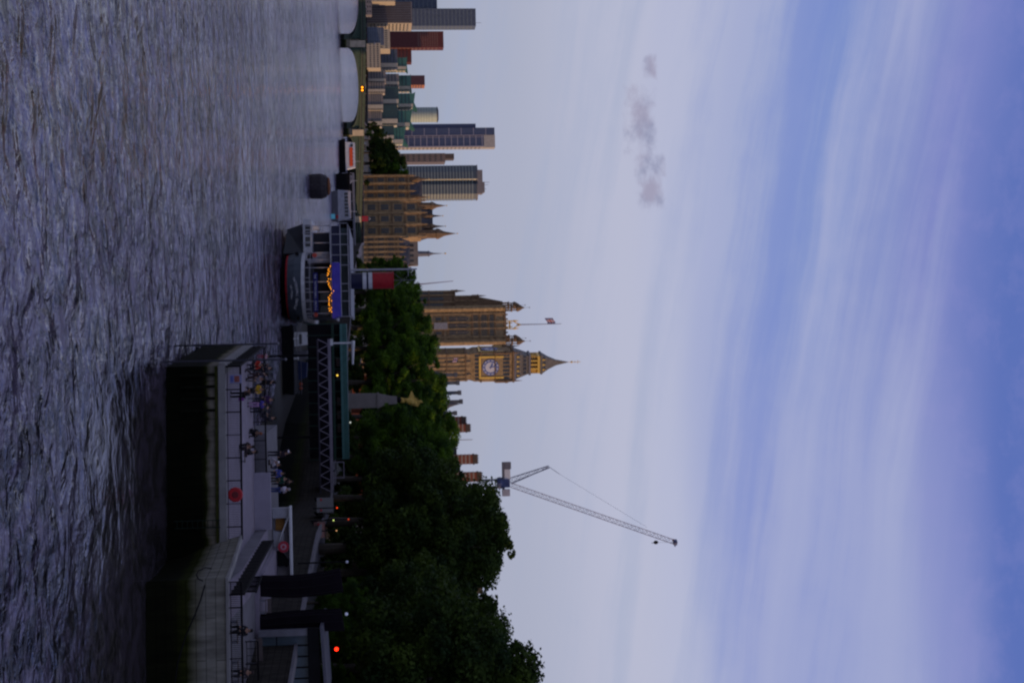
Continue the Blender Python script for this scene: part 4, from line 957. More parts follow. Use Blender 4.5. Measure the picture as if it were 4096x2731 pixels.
up_poly = [(15.0, 99), (xs0 + .2, 96.3), (40, 95), (40, 145), (20.6, 145), (14.5, 145), (7.5, 145), (7.5, 131.5), (15.66, 131.5), (15.66, 107)]
mb = MB(); mb.prism(up_poly, UZ - 3.4, UZ); single('upper_terrace_floor', mb, PAVE, kind='structure')
mb = MB().prism([(15.66, 107.5), (xs0 + .4, 97), (17.5, 97), (18.5, 112), (17.8, 131), (15.66, 131)], UZ, UZ + .012); single('pale_path', mb, PALE, kind='structure')
# step below monoliths
mb = MB().prism([(18.2, 117), (38, 116), (38, 140), (18.2, 140)], UZ, UZ + .3); single('step_plinth', mb, PALE, kind='structure')
# low parapet wall behind lower terrace
xa, xb = XX(1880, 129), XX(2107, 129)
single('low_parapet', MB().box(xa, xb, 129.4, 130.0, DZ, UZ + .42), mat('pale_render', (.26, .24, .31), .8, .1, .8), 'plain pale low wall behind the people, between terrace levels', 'low wall')
# dark planter boxes / step between levels
# fences
def fence(p, q, z, hgt, label, step=.12, mid=True, posts=1.6, mt=None, bar=.018):
    mt = mt or mat('fence_bronze', (.010, .009, .011), .8, .2, spec=.08)
    p = Vector((*p, z)); q = Vector((*q, z)); d = q - p; L_ = d.length; d.normalize(); yaw = math.atan2(d.y, d.x)
    t = thing('railing', label, 'railing', p, yaw)
    part(t, 'rail', MB().box(0, L_, -.06, .06, hgt - .13, hgt), mt)
    part(t, 'bottom_rail', MB().box(0, L_, -.025, .025, .08, .13), mt)
    n = int(L_ / step); mb = MB()
    for k in range(n): mb.box(k * step - bar / 2, k * step + bar / 2, -.03, .03, .13, hgt - .07)
    part(t, 'balusters', mb, mt)
    me = MB().box(-.035, .035, -.05, .05, 0, hgt - .07).data('post', mt)
    for k in range(int(L_ / posts) + 1): link('post', me, t, (k * posts, 0, 0))
    return t
STL = mat('stainless_bars', (.09, .085, .1), .5, .2)
fence((xl0 + .1, 107.25), (xr0 + .3, 105.9), DZ + .05, 1.1, 'long bar railing along the front edge of the lower terrace', bar=.03)
fence((xl0 + .05, 107.3), (xl1 + .15, 129.6), DZ + .05, 1.05, 'railing on the left end of the lower terrace, seen edge-on as a black panel', .12, bar=.085)
fence((xl1 + .2, 129.8), (XX(1880, 129), 129.8), DZ, 1.1, 'thin railing along the back edge of the lower terrace', .6, bar=.012)
fence((15.72, 96.7), (15.72, 123), UZ + .1, .98, 'railing receding along the path, seen edge-on as a black diagonal band', .12, bar=.08)
fence((xs0 + .25, 96.25), (36, 94.9), UZ + .14, .85, 'bar railing along the top of the tall right-hand wall', .12, bar=.03)
# mooring piles at the left end
for U, V0, V1, Y, lb in ((1366, 915, 1110, 112, 'slim dark mooring pile standing left of the terrace corner'), (1429, 790, 1140, 105.5, 'taller dark mooring pile crossing the terrace corner')):
    x_ = XX(U, Y); zt_ = ZZ(U, V1, Y)
    t = thing('mooring_pile', lb, 'pile', (x_, Y, 0)); part(t, 'pile', MB().tube([(0, 0, -1), (0, 0, zt_)], .07, 8), mat('pile_steel', (.03, .03, .045), .5, .2)); part(t, 'cap', MB().lathe(0, 0, [(.1, zt_), (.1, zt_ + .06), (.02, zt_ + .15)], 8), STEEL)
# red lifebuoy cover, sign panel on railing
x_ = XX(1962, 105.5); z_ = ZZ(1962, 940, 105.5)
t = thing('lifebuoy', 'round dark red lifebuoy housing on the front railing', 'lifebuoy', (x_, 105.7, z_))
mb = MB()
vs = []
part(t, 'housing', MB().tube([(0, -.16, 0), (0, -.1, 0), (0, 0.02, 0)], [.42, .5, .52], 24), RED); part(t, 'rim', MB().tube([(.0, -.19, 0), (.0, -.165, 0)], [.2, .24], 20), mat('rim_dark', (.12, .01, .015), .6, .1))
t = thing('info_panel', 'small blue and white picture panel fixed to the railing at its left end', 'sign', (XX(1503, 106.6), 106.85, DZ + .35))
part(t, 'panel', MB().box(-.3, .3, -.04, 0, 0, .85), mat('panel_violet', (.2, .2, .34), .6, .2, 3))
part(t, 'picture', MB().box(-.22, .22, -.06, -.045, .35, .7), mat('picture_red', (.2, .06, .05), .6, .5, 9)); part(t, 'picture', MB().box(-.22, .22, -.06, -.045, .08, .28), mat('picture_blue', (.08, .1, .3), .6, .4, 9))
# low white pavilion wall with painted orange glow, arch and roundel
Y = 137; xa = XX(2020, Y); xb = XX(2452, Y); zt_ = ZZ(2150, 1166, Y)
t = thing('white_pavilion', 'low white-framed pavilion with an opening painted with orange glow and a black arch', 'pavilion', (xa, Y, UZ))
hh = zt_ - UZ
part(t, 'back_wall', MB().box(xa, xb, Y + .6, Y + .9, UZ, zt_ - .15), mat('pav_grey', (.2, .19, .22), .8, .15), True)
part(t, 'roof_edge', MB().box(xa - .1, xb + .1, Y - .5, Y + 1.1, zt_ - .15, zt_ + .02), WHITE, True)
part(t, 'end_post', MB().box(xa, xa + .9, Y, Y + .5, UZ, zt_ - .16), LGREY, True)
part(t, 'orange_opening', MB().prismY([(XX(2060, Y), UZ + .25), (XX(2110, Y), UZ + .2), (XX(2110, Y), UZ + 1.1), (XX(2060, Y), UZ + 1.0)], Y + .5, Y + .58), mat('orange_glow_paint', (.28, .13, .03), .7, .3, 2), True)  # orange light inside put into the panel's colour
part(t, 'slanted_brace', MB().prismY([(XX(2140, Y), UZ + .6), (XX(2160, Y), UZ + .5), (XX(2060, Y), zt_ - .2), (XX(2040, Y), zt_ - .2)], Y - .1, Y + .1), WHITE, True)
part(t, 'slanted_panel', MB().prismY([(XX(2110, Y), UZ + .02), (XX(2210, Y), UZ + .02), (XX(2165, Y), UZ + .9), (XX(2120, Y), UZ + 1.0)], Y + .2, Y + .4), LGREY, True)
ax0, ax1 = XX(2190, Y), XX(2250, Y)
part(t, 'arch_opening', MB().prismY([(ax0, UZ + .35), (ax0 + .1, UZ + .1), (ax1, UZ + .02), (ax1 + .02, UZ + 1.3), (ax0 + .9, UZ + 1.35), (ax0 + .3, UZ + .9)], Y + .05, Y + .55), BLACK, True)
c_ = P(2186, 1134, Y - .6)
t = thing('roundel_sign', 'round red and white ring sign beside the black arch', 'sign', c_)
part(t, 'ring', MB().tube([(0, 0, 0), (0, .06, 0)], .5, 24), mat('sign_red', (.4, .03, .05), .5, .1)); part(t, 'centre', MB().tube([(0, -.03, 0), (0, -.005, 0)], .27, 20), mat('sign_pink', (.45, .3, .36), .5, .1)); part(t, 'dot', MB().tube([(0, -.06, 0), (0, -.035, 0)], .15, 16), MATS['sign_red'])
part(t, 'post', MB().box(-.04, .04, .07, .15, -(c_.z - UZ), .3), STEEL)
# twisted ventilation columns
TW = mat('dark_bronze_column', (.010, .008, .012), .9, .25, .8, spec=.0)
def twist(Uc0, Uc1, w0, w1, V0, V1, Y, label, lean):
    xb_ = XX(Uc0, Y); z0 = UZ + .3; z1_ = ZZ(Uc1, V1, Y); xt = XX(Uc1, Y, V1)
    t = thing('ventilation_column', label, 'column', (xb_, Y, z0)); mb = MB(); n = 14; vs = []; m_ = 12
    for k in range(n + 1):
        a = k / n; wx = (w0 + (w1 - w0) * a) / 2 * Y / F; cxx = (xt - xb_) * a + lean * math.sin(a * math.pi); th = a * R(50)
        for q in range(m_):
            ph = 2 * math.pi * q / m_; ex = abs(math.cos(ph)) ** .5 * math.copysign(1, math.cos(ph)); ey = abs(math.sin(ph)) ** .5 * math.copysign(1, math.sin(ph))
            vs.append((cxx + wx * ex, .55 * ey + .3 * math.sin(ph + th), (z1_ - z0) * a + (.12 * ex if k == n else 0)))
    mb.add(vs, [(k * m_ + q, k * m_ + (q + 1) % m_, (k + 1) * m_ + (q + 1) % m_, (k + 1) * m_ + q) for k in range(n) for q in range(m_)] + [tuple(n * m_ + q for q in range(m_))])
    part(t, 'shaft', mb, TW)
    mb = MB()
    for q in range(0, m_):
        mb.tube([Vector(vs[k * m_ + q]) * 1.0 + Vector((0, -.02, 0)) for k in range(n + 1)], .045, 4)
    part(t, 'fins', mb, mat('column_fin', (.016, .014, .018), .9, .2, spec=.0))
    lamp = None if Uc0 < 2400 else part(t, 'top_light', MB().ball((xt - xb_ - .1 - .35, -.1, z1_ - z0 + .3), .13, 6), glow('cool_lamp', (.4, .45, .62), .3))
twist(2326, 2318, 78, 97, 1045, 1366, 119, 'left one of two dark tapering twisted ventilation columns', .22)
twist(2476, 2477, 72, 88, 1045, 1371, 118, 'right one of two dark tapering twisted ventilation columns, beside the kiosk', -.08)
# benches / rails between columns
for U0, U1, Y, lb in ((2382, 2440, 117.5, 'slatted bench between the two dark columns'), (2540, 2640, 112, 'slatted bench in front of the glass kiosk')):
    x0_, x1_ = XX(U0, Y), XX(U1, Y); t = thing('bench', lb, 'bench', (x0_, Y, UZ)); w_ = x1_ - x0_
    if Y > 117: t.location.z = UZ + .3
    for k in range(4): part(t, 'seat_slat', MB().box(0, w_, k * .12, k * .12 + .08, .42, .46), mat('bench_wood', (.1, .08, .08), .7, .2, 3))
    for q in (.1, w_ - .1): part(t, 'leg', MB().box(q - .05, q + .05, 0, .45, 0, .41), STEEL)
    part(t, 'backrest', MB().box(0, w_, .5, .54, .55, .85).box(.05, .1, .47, .5, .4, .85).box(w_ - .1, w_ - .05, .47, .5, .4, .85), MATS['bench_wood'])
for i, (U, z0_) in enumerate(((2300, 0), (2318, 0), (2335, 0), (2345, 0))): pass
fence((XX(2290, 113), 113), (XX(2350, 108), 108), UZ, .9, 'short stair handrail in front of the left dark column', .35, bar=.03)
fence((XX(2545, 108), 108), (XX(2700, 108), 108), UZ, .95, 'dark handrail in front of the glass kiosk', .5, bar=.03)
# glass kiosk
Y = 116; xa, xb = XX(2512, Y), XX(2790, Y); z0 = UZ + .3; zt_ = ZZ(2600, 1283, Y)
t = thing('glass_kiosk', 'single-storey glass-fronted kiosk with a dark flat roof at the right edge', 'kiosk', (xa, Y, z0))
part(t, 'floor', MB().box(xa, xb, Y, Y + 7, z0, z0 + .15), GREY, True)
part(t, 'wall', MB().box(xa, xb, Y + 6.6, Y + 7, z0 + .15, zt_ - .9).box(xa, xa + .25, Y + .3, Y + 6.5, z0 + .15, zt_ - .9), STEEL, True)
part(t, 'fascia', MB().box(xa - .3, xb, Y - .6, Y - .1, zt_ - .95, zt_ - .05), BLACK, True)
part(t, 'roof', MB().hexa([(xa - .4, Y - .8, zt_), (xb, Y - .8, zt_ + .3), (xb, Y + 7.4, zt_ + .3), (xa - .4, Y + 7.4, zt_), (xa - .4, Y - .8, zt_ + .22), (xb, Y - .8, zt_ + .52), (xb, Y + 7.4, zt_ + .52), (xa - .4, Y + 7.4, zt_ + .22)]), mat('roof_grey', (.1, .1, .13), .6, .2), True)
GLZ = mat('kiosk_glass', (.07, .1, .13), .15, .2, 1, spec=.8)
np_ = 6
for k in range(np_):
    a = xa + .3 + k * (xb - xa - .3) / np_; c_ = a + (xb - xa - .3) / np_ - .12
    o = part(t, 'glazing_panel', MB().box(a, c_, Y + .02, Y + .06, z0 + .2, zt_ - .98), GLZ, True)
    part(t, 'mullion', MB().box(c_ + .005, c_ + .115, Y - .03, Y + .1, z0 + .2, zt_ - .97), BLACK, True)
part(t, 'transom', MB().box(xa + .3, xb, Y - .02, Y + .015, z0 + 1.3, z0 + 1.38), BLACK, True)
part(t, 'column', MB().box(xa - .2, xa + .25, Y - .5, Y - .05, z0, zt_ - .97), STEEL, True)

# people on the terrace: U, feet V, height over it
def deck(U, V, z): 
    d = fw + rt * ((U - 1365.5) / F) + up * ((V - 2048) / F); k = (z - CAMH) / d.z; return Vector((d.x * k, d.y * k, z))
def bench_at(p, w_, lb, rz=0):
    t = thing('bench', lb, 'bench', p, rz)
    part(t, 'seat', MB().box(-w_ / 2, w_ / 2, -.22, .22, .38, .44), MATS['bench_wood'])
    for q in (-w_ / 2 + .1, w_ / 2 - .1): part(t, 'leg', MB().box(q - .06, q + .06, -.2, .2, 0, .379), STEEL)
PI = math.pi
person('phone', deck(1426, 1024, DZ), R(160), 'small child in a white and red top at the left end of the terrace', (.5, .3, .36), (.3, .05, .06), scale=.62)
p = deck(1458, 990, DZ); bench_at(p, 1.2, 'low bench under the red-topped seated person'); person('sit', p, R(200), 'person in a bright red top sitting at the left end', (.4, .03, .02), (.02, .02, .03))
person('walk', deck(1498, 980, DZ), R(-80), 'thin person in dark clothes standing left of the yellow-topped one', (.03, .02, .03), (.05, .03, .035))
p = deck(1545, 993, DZ); bench_at(p, 2.2, 'bench under the yellow-topped person')
person('sit', p + Vector((.25, 0, 0)), R(190), 'person in a yellow patterned top and black trousers, sitting', (.5, .3, .02), (.015, .015, .02))
person('sit', p + Vector((-.55, 0.1, 0)), R(170), 'person in a grey top sitting beside the yellow-topped one', (.2, .18, .22), (.12, .09, .08))
person('lean', deck(1580, 922, DZ), R(150), 'person in black leaning forward against the front railing', (.012, .012, .014), (.012, .012, .014))
single('bag', MB().frus(0, 0, 0, .4, .2, .12, .16, .1).tube([(-.1, 0, .4), (0, 0, .6), (.1, 0, .4)], .015, 5), cloth((.16, .03, .2)), 'small purple bag on the floor behind the person in black', 'bag').location = deck(1594, 955, DZ)
p = deck(1618, 990, DZ); person('phone', p, R(185), 'person in a blue top and long pale pink skirt', (.06, .05, .3), (.35, .2, .38), scale=.85)
p = Vector((XX(1668, 129.6), 129.55, DZ + .62)); person('sit', p, R(120), 'person in dark clothes perched on the back railing, tallest silhouette', (.02, .018, .025), (.02, .02, .03))
p = deck(1725, 998, DZ); person('squat', p, R(200), 'person with orange hair crouching in black beside the back railing', (.015, .015, .02), (.015, .015, .02), hair=(.2, .06, .02))
p = deck(1816, 958, DZ); bench_at(p, 1.3, 'bench under the person in black sitting alone mid-terrace'); person('sit', p, R(100), 'person in black sitting sideways alone in mid-terrace', (.02, .017, .02), (.03, .022, .03))
person('hatup', Vector((XX(1802, 133), 133, UZ)), R(200), 'person in dark clothes holding a white cap up by the head', (.03, .02, .03), (.02, .02, .03))
t = single('cap', MB().ball((0, 0, 0), .14, 8, (1, 1.2, .6)).box(-.12, .12, -.3, -.1, -.02, .01), cloth((.6, .58, .66)), 'white cap held up by the person in dark clothes', 'cap'); t.location = (XX(1797, 133) - .05, 132.8, UZ + 1.8)
person('phone', deck(1850, 1030, DZ), R(170), 'white-haired person in a pale grey top with dark trousers', (.4, .38, .45), (.02, .02, .02), hair=(.6, .58, .62))
person('stand', Vector((XX(1882, 131.8), 131.8, UZ - .25)), R(190), 'person in a bright blue top behind the pale wall', (.05, .07, .3), (.02, .02, .03), scale=.95)
person('stand', Vector((XX(1906, 132), 132, UZ)), R(160), 'person in a dark green coat behind the pale wall', (.012, .05, .035), (.05, .045, .03), scale=.95)
person('phone', Vector((XX(1946, 132.4), 132.4, UZ)), R(215), 'person in a white shirt and blue jeans, rightmost behind the pale wall', (.5, .46, .56), (.05, .07, .2), hair=(.3, .27, .3))
bench_at(Vector((XX(2505, 98.5), 98.5, UZ)), 1.5, 'bench behind the railing on the tall wall'); person('sit', Vector((XX(2505, 98.5), 98.5, UZ)), R(150), 'person in black hunched over behind the right-hand railing', (.015, .014, .018), (.012, .012, .015))
bench_at(Vector((XX(2665, 98.5), 98.5, UZ)), 1.5, 'bench nearest the right edge behind the railing'); person('sit', Vector((XX(2668, 98.5), 98.5, UZ)), R(170), 'person in dark brown sitting nearest the right edge', (.05, .04, .045), (.02, .02, .025), hair=(.03, .02, .02))
for i, (k_, U, V, z_, rz_, lb, c1_, c2_) in enumerate([
 ('phone', 1476, 1000, DZ, 140, 'person in a dark jacket standing behind the red-topped one', (.02, .02, .03), (.02, .02, .025)),
 ('walk', 1530, 1012, DZ, 60, 'person in a black coat walking behind the yellow-topped one', (.015, .013, .02), (.02, .02, .02)),
 ('stand', 1600, 1008, DZ, 200, 'person in dark violet standing behind the crouched figures', (.05, .02, .08), (.02, .02, .03)),
 ('lean', 1640, 1000, DZ, 20, 'person in dark grey bending over by the back railing', (.03, .03, .035), (.02, .02, .03)),
 ('squat', 1790, 965, DZ, 170, 'person in dark brown crouching beside the lone bench', (.03, .02, .018), (.015, .015, .02)),
 ('stand', 1862, 1040, DZ, 150, 'person in a navy coat standing against the pale low wall', (.015, .02, .05), (.02, .02, .02)),
 ('phone', 1928, 1088, UZ, 170, 'person in black between the green coat and the white shirt', (.012, .012, .015), (.02, .02, .03))]):
    person(k_, deck(U, V, z_), R(rz_), lb, c1_, c2_)
# crowd on the bridge
def crowd_mesh(c1, c2, k):
    bd, tp, tr, hr, sm = body_parts(k); mb = MB()
    for i, m_ in enumerate((bd, tp, tr, hr)):
        mb.m = i; mb.add([v.co for v in m_.vertices], [tuple(p.vertices) for p in m_.polygons])
    return mb.data('person', [SKIN, cloth(c1), cloth(c2), HAIR])
cms = [crowd_mesh((.03, .02, .05), (.02, .02, .03), 'walk'), crowd_mesh((.25, .05, .09), (.03, .03, .05), 'walk'), crowd_mesh((.3, .3, .36), (.03, .03, .04), 'stand'), crowd_mesh((.06, .05, .12), (.02, .02, .02), 'phone')]
cl = ['person in dark clothes among the crowd crossing the green bridge', 'person in a red top among the crowd crossing the green bridge', 'person in a pale top among the crowd crossing the green bridge', 'person in violet-grey clothes among the crowd on the green bridge']
for i in range(64):
    s_ = bs(-182) + (bs(-50) - bs(-182)) * (i + rnd.random()) / 64; k = rnd.choice((0, 0, 1, 2, 3, 3))
    o = link('person', cms[k], None, bridge_at(s_, rnd.uniform(.3, 3)) + Vector((0, 0, .0)), rnd.choice((0, PI)) + ang - PI / 2 + rnd.uniform(-.3, .3)); props(o, cl[k], 'person', 'crowd crossing the green bridge')
    o.scale = (1.05,) * 3
# vehicles on the bridge
def bus(loc, rz, label, col, L_=10.5, Hh=4.3):
    t = thing('bus', label, 'bus', loc, rz)
    part(t, 'body', MB().box(-L_ / 2, L_ / 2, -1.25, 1.25, .35, Hh).box(-L_ / 2 + .1, L_ / 2 - .1, -1.15, 1.15, Hh, Hh + .08), col)
    for z0_, z1_ in ((1.2, 1.95), (2.8, 3.6)):
        for k in range(6): part(t, 'window', MB().box(-L_ / 2 + .4 + k * 1.65, -L_ / 2 + 1.85 + k * 1.65, -1.28, 1.28, z0_, z1_), GLASSD)
    for x_ in (-L_ * .3, L_ * .3):
        for y_ in (-1.15, 1.15): part(t, 'wheel', MB().tube([(x_, y_ - .15, .5), (x_, y_ + .15, .5)], .5, 12), BLACK)
s_ = bs(-72); bus(bridge_at(bs(-59), 5), ang + R(68), 'red double-decker bus on the bridge near the palace', mat('bus_red', (.35, .02, .04), .5, .1))
def car(loc, rz, label, col, van=False, lights=None):
    t = thing('van' if van else 'parked_car', label, 'van' if van else 'car', loc, rz); m_ = mat('car_%.2f_%.2f_%.2f' % col, col, .35, .1, 1, spec=.5)
    hh = 2.2 if van else 1.45
    prof = [(-2.2, .35), (2.2, .35), (2.25, .8), (1.3, .95), (.7, hh), (-1.5 if not van else -2.1, hh), (-2.15, .95)]
    part(t, 'body', MB().prismY(prof, -.85, .85), m_)
    for y0_, y1_ in ((-.88, -.855), (.855, .88)): part(t, 'side_window', MB().prismY([(-1.6, 1.0), (1.05, 1.0), (.65, hh - .12), (-1.35, hh - .12)], y0_, y1_), GLASSD)
    for x_ in (-1.35, 1.35):
        for y_ in (-.8, .8): part(t, 'wheel', MB().tube([(x_, y_ - .1, .33), (x_, y_ + .1, .33)], .33, 12), BLACK)
    for s_ in (-.6, .6): part(t, 'headlight', MB().box(2.2, 2.28, s_ - .15, s_ + .15, .6, .75), glow('headlight', (1, .85, .5), 1.2) if lights == 'on' else WHITE)
    for s_ in (-.6, .6): part(t, 'tail_light', MB().box(-2.22, -2.16, s_ - .12, s_ + .12, .75, .95), glow('tail_light', (1, .05, .02), .8) if lights else RED)
    return t
car(bridge_at(bs(-150), 6), ang, 'dark car crossing the left part of the bridge', (.04, .04, .06))
car(bridge_at(bs(-118), 6), ang, 'pale car crossing the middle of the bridge', (.3, .3, .34))
car(bridge_at(bs(-92), 6.5), ang + PI, 'black cab crossing the bridge near the park trees', (.02, .02, .02), True)

# ------------------------------------------------------------------ paddle steamer
Yh = 228; sx_ = Yh / F
hx = XX(1139, Yh, 1180); t = thing('paddle_steamer', 'moored grey paddle steamer pub with navy and red funnel and blue canopy', 'ship', (hx, Yh, 0), 0)
def zS(V, Y=Yh, U=1080): return ZZ(U, V, Y)
def xS(U, Y=Yh): return XX(U, Y, 1250) - hx
hwid = (XX(1279, Yh + 4, 1200) - XX(998, Yh + 4, 1200)) / 2
def hull_ring(wd, y0, z, n=14):
    pts = [(wd, y0 + 48), (wd, y0 + 9)]
    for k in range(1, n): a = math.pi * k / n; pts.append((wd * math.cos(a), y0 + 9 - 9 * math.sin(a)))
    pts += [(-wd, y0 + 9), (-wd, y0 + 48), (0, y0 + 62)]
    return [(x_, y_, z) for x_, y_ in pts]
zt = 3.3
def loft(rings):
    mb = MB(); n = len(rings[0]); vs = [v for r_ in rings for v in r_]
    mb.add(vs, [(k * n + i, k * n + (i + 1) % n, (k + 1) * n + (i + 1) % n, (k + 1) * n + i) for k in range(len(rings) - 1) for i in range(n)]); return mb
part(t, 'underwater_hull', loft([hull_ring(hwid * .80, 4.5, -.3), hull_ring(hwid * .93, 1.6, .85)]), BLACK)
part(t, 'boot_stripe', loft([hull_ring(hwid * .935, 1.5, .85), hull_ring(hwid * .955, 1.2, 1.12)]), mat('boot_red', (.6, .03, .04), .5, .1))
HG = mat('hull_grey', (.085, .105, .13), .5, .15, .6)
part(t, 'hull', loft([hull_ring(hwid * .95, 1.28, 1.13), hull_ring(hwid * .985, .5, 2.2), hull_ring(hwid, 0, zt)]), HG, smooth=False)
part(t, 'deck', MB().prism([(x_, y_) for x_, y_, z_ in hull_ring(hwid * .99, .1, 0)], zt - .1, zt), GREY)
def sterny(off): 
    return lambda x_: (9 - 9 * math.sqrt(max(0, 1 - min(.98, abs(x_) / hwid) ** 2))) + off
nm = MB().text('TATTERSHALL CASTLE', (XX(1170, Yh) - hx) * .9, sterny(.28 - .1), 2.55, .5, .55, 4.6)
part(t, 'name_lettering', nm, WHITE); part(t, 'port_lettering', MB().text('GRIMSBY', .9 * (XX(1165, Yh) - hx), sterny(.55), 1.75, .4, .15, 2.0), WHITE)
rl = loft([hull_ring(hwid * 1.0, 0, zt), hull_ring(hwid * 1.01, -.05, zt + .55)]); part(t, 'bulwark', rl, WHITE)
for k in (0, 6):
    a_ = R(206 + k * 21.5); fx_, fy_ = hwid * 1.02 * math.cos(a_), 9 + 9.3 * math.sin(a_)
    part(t, 'tyre_fender', MB().tube([(fx_, fy_ - .12, zt - .75), (fx_, fy_ + .12, zt - .75)], .3, 12), BLACK)
for k in range(8):
    a_ = R(205 + k * 18); part(t, 'bulwark_post', MB().box(hwid * math.cos(a_) - .05, hwid * math.cos(a_) + .05, 8.9 + 9.1 * math.sin(a_), 9 + 9.1 * math.sin(a_), zt + .5, zt + 1.35), LGREY)
hr_ = MB(); pp_ = [(hwid * math.cos(R(200 + k * 7)), 9 + 9.05 * math.sin(R(200 + k * 7)), zt + 1.33) for k in range(21)]; hr_.tube(pp_, .045, 4)
part(t, 'handrail', hr_, LGREY)
part(t, 'mooring_rope', MB().tube([(hwid * .95, 6, zt), (hwid + 2.2, 4.6, zt - 1.1), (hwid + 4.6, 4.2, 2.2)], .05, 5), GREY)
for U_ in (1012, 1256): part(t, 'life_ring', MB().tube([(xS(U_), 5.6, 5.2), (xS(U_), 5.75, 5.2)], .36, 16), mat('ring_red', (.45, .06, .04), .5, .1))
# sponson and paddle box to the left
sp0 = xS(866); sp1 = xS(1000)
part(t, 'sponson', MB().hexa([(sp0 + .8, 14, .6), (sp1, 8, .3), (sp1, 34, .3), (sp0 + .8, 30, .6), (sp0, 13, zt), (sp1, 7, zt), (sp1, 34, zt), (sp0, 30, zt)]), mat('hull_dark', (.04, .045, .055), .5, .2))
sc_ = (Yh + 9) / Yh
pb = part(t, 'paddle_box_cabin', MB().box(sp0 * sc_ + .1, xS(1027) * sc_, 8, 30, zt + .1, 4.75), WHITE)
for U in (900, 922, 948, 969): part(pb, 'window', MB().box(xS(U) * sc_ - .3, xS(U) * sc_ + .38, 7.9, 7.99, 3.75, 4.5), GLASSD)
# upper deck saloon
part(t, 'saloon', MB().box(xS(905), xS(1262), 13, 44, zt + .05, 7.4), mat('saloon_dark', (.03, .03, .045), .6, .3, .7))
part(t, 'upper_deck', MB().box(xS(886), xS(1268), 6, 46, 7.55, 7.75), LGREY)
for U in (890, 918, 960, 1000, 1030, 1062, 1120, 1162, 1200, 1250):
    part(t, 'stanchion', MB().box(xS(U) - .06, xS(U) + .06, 6.6, 6.75, zt, 7.55), LGREY)
for U in (1100, 1180, 1236):
    part(t, 'window', MB().box(xS(U) - .8, xS(U) + .8, 12.85, 12.99, 5.7, 7.1), GLASSD)
part(t, 'cabin', MB().box(xS(1000), xS(1040), 8, 13, 4.0, 7.5), LGREY)
part(t, 'cabin', MB().box(xS(886), xS(904), 7.5, 9, 4.9, 6.1), WHITE)
mb = MB()
for q in (4.25, 4.6, 4.95): mb.box(xS(1045), xS(1265), 5.0, 5.05, q, q + .05)
for k in range(24): mb.box(xS(1045) + k * .38, xS(1045) + k * .38 + .04, 5.0, 5.05, zt + .3, 5.0)
part(t, 'deck_railing', mb, STEEL)
bn = part(t, 'banner', MB().box(xS(1085), xS(1244), 4.8, 4.86, 4.95, 5.65), mat('banner_blue', (.02, .02, .13), .8, .1))
part(bn, 'lettering', MB().text('THE TATTERSHALL CASTLE', (xS(1085) + xS(1244)) / 2, 4.75, 5.13, .42, 0, 5.6), WHITE)
# canopy
part(t, 'canopy', MB().hexa([(xS(1043), 5.5, 7.85), (xS(1272), 5.5, 7.75), (xS(1272), 16, 7.85), (xS(1043), 16, 7.85), (xS(1043), 6, 9.05), (xS(1262), 6, 9.05), (xS(1262), 16, 9.05), (xS(1043), 16, 9.05)]), BLUEC)
mb = MB()
for U in (886, 930, 972, 1014, 1055, 1130, 1160, 1200, 1262): mb.box(xS(U) * 1.02 - .05, xS(U) * 1.02 + .05, 6.2, 6.3, 7.75, 10.3)
for z_ in (9.1, 10.3): mb.box(xS(886), xS(1262), 6.15, 6.3, z_, z_ + .12)
mb.box(xS(886), xS(886) + .1, 6.3, 44, 10.3, 10.42); mb.box(xS(1262), xS(1262) + .1, 6.3, 44, 10.3, 10.42)
part(t, 'awning_frame', mb, LGREY)
part(t, 'side_screens', MB().box(xS(890), xS(1040), 7.0, 7.1, 7.8, 9.05), NAVY)
part(t, 'upper_screens', MB().box(xS(890), xS(1262), 12, 12.1, 9.1, 10.2), mat('tinted_screen', (.03, .055, .07), .3, .3, 1))
# funnel
Yf = Yh + 14; fxx = XX(1123, Yf, 1460) - hx; fr_ = 32 * Yf / F; Zf = lambda V: ZZ(1123, V, Yf)
fo = part(t, 'funnel', MB().lathe(fxx, 14, [(fr_, 7.75), (fr_, Zf(1570))], 24), NAVY)
part(fo, 'red_top', MB().lathe(fxx, 14, [(fr_ + .05, Zf(1490)), (fr_ + .05, Zf(1568)), (fr_ + .12, Zf(1569)), (fr_ + .12, Zf(1575))], 24), RED)
for a, c_ in ((1451, 1466), (1474, 1489)): part(fo, 'white_band', MB().lathe(fxx, 14, [(fr_ + .05, Zf(a)), (fr_ + .05, Zf(c_))], 24), WHITE)
part(t, 'stay_wires', MB().bar((fxx - fr_, 14, Zf(1571)), (fxx, 14, Zf(1610)), .05).bar((fxx + fr_, 14, Zf(1571)), (fxx, 14, Zf(1610)), .05).bar((fxx, 14, Zf(1571)), (fxx, 14, Zf(1665)), .06), STEEL)
mxx = XX(1080, Yf, 1500) - hx
part(t, 'mast', MB().tube([(mxx, 13, 7.75), (mxx, 13, Zf(1668))], [.2, .13], 8).bar((mxx - .9, 13, Zf(1633)), (mxx + 1.1, 13, Zf(1633)), .06), LGREY)
part(t, 'roof_deck', MB().box(xS(890), xS(1262), 8, 40, 10.45, 10.6), STEEL)
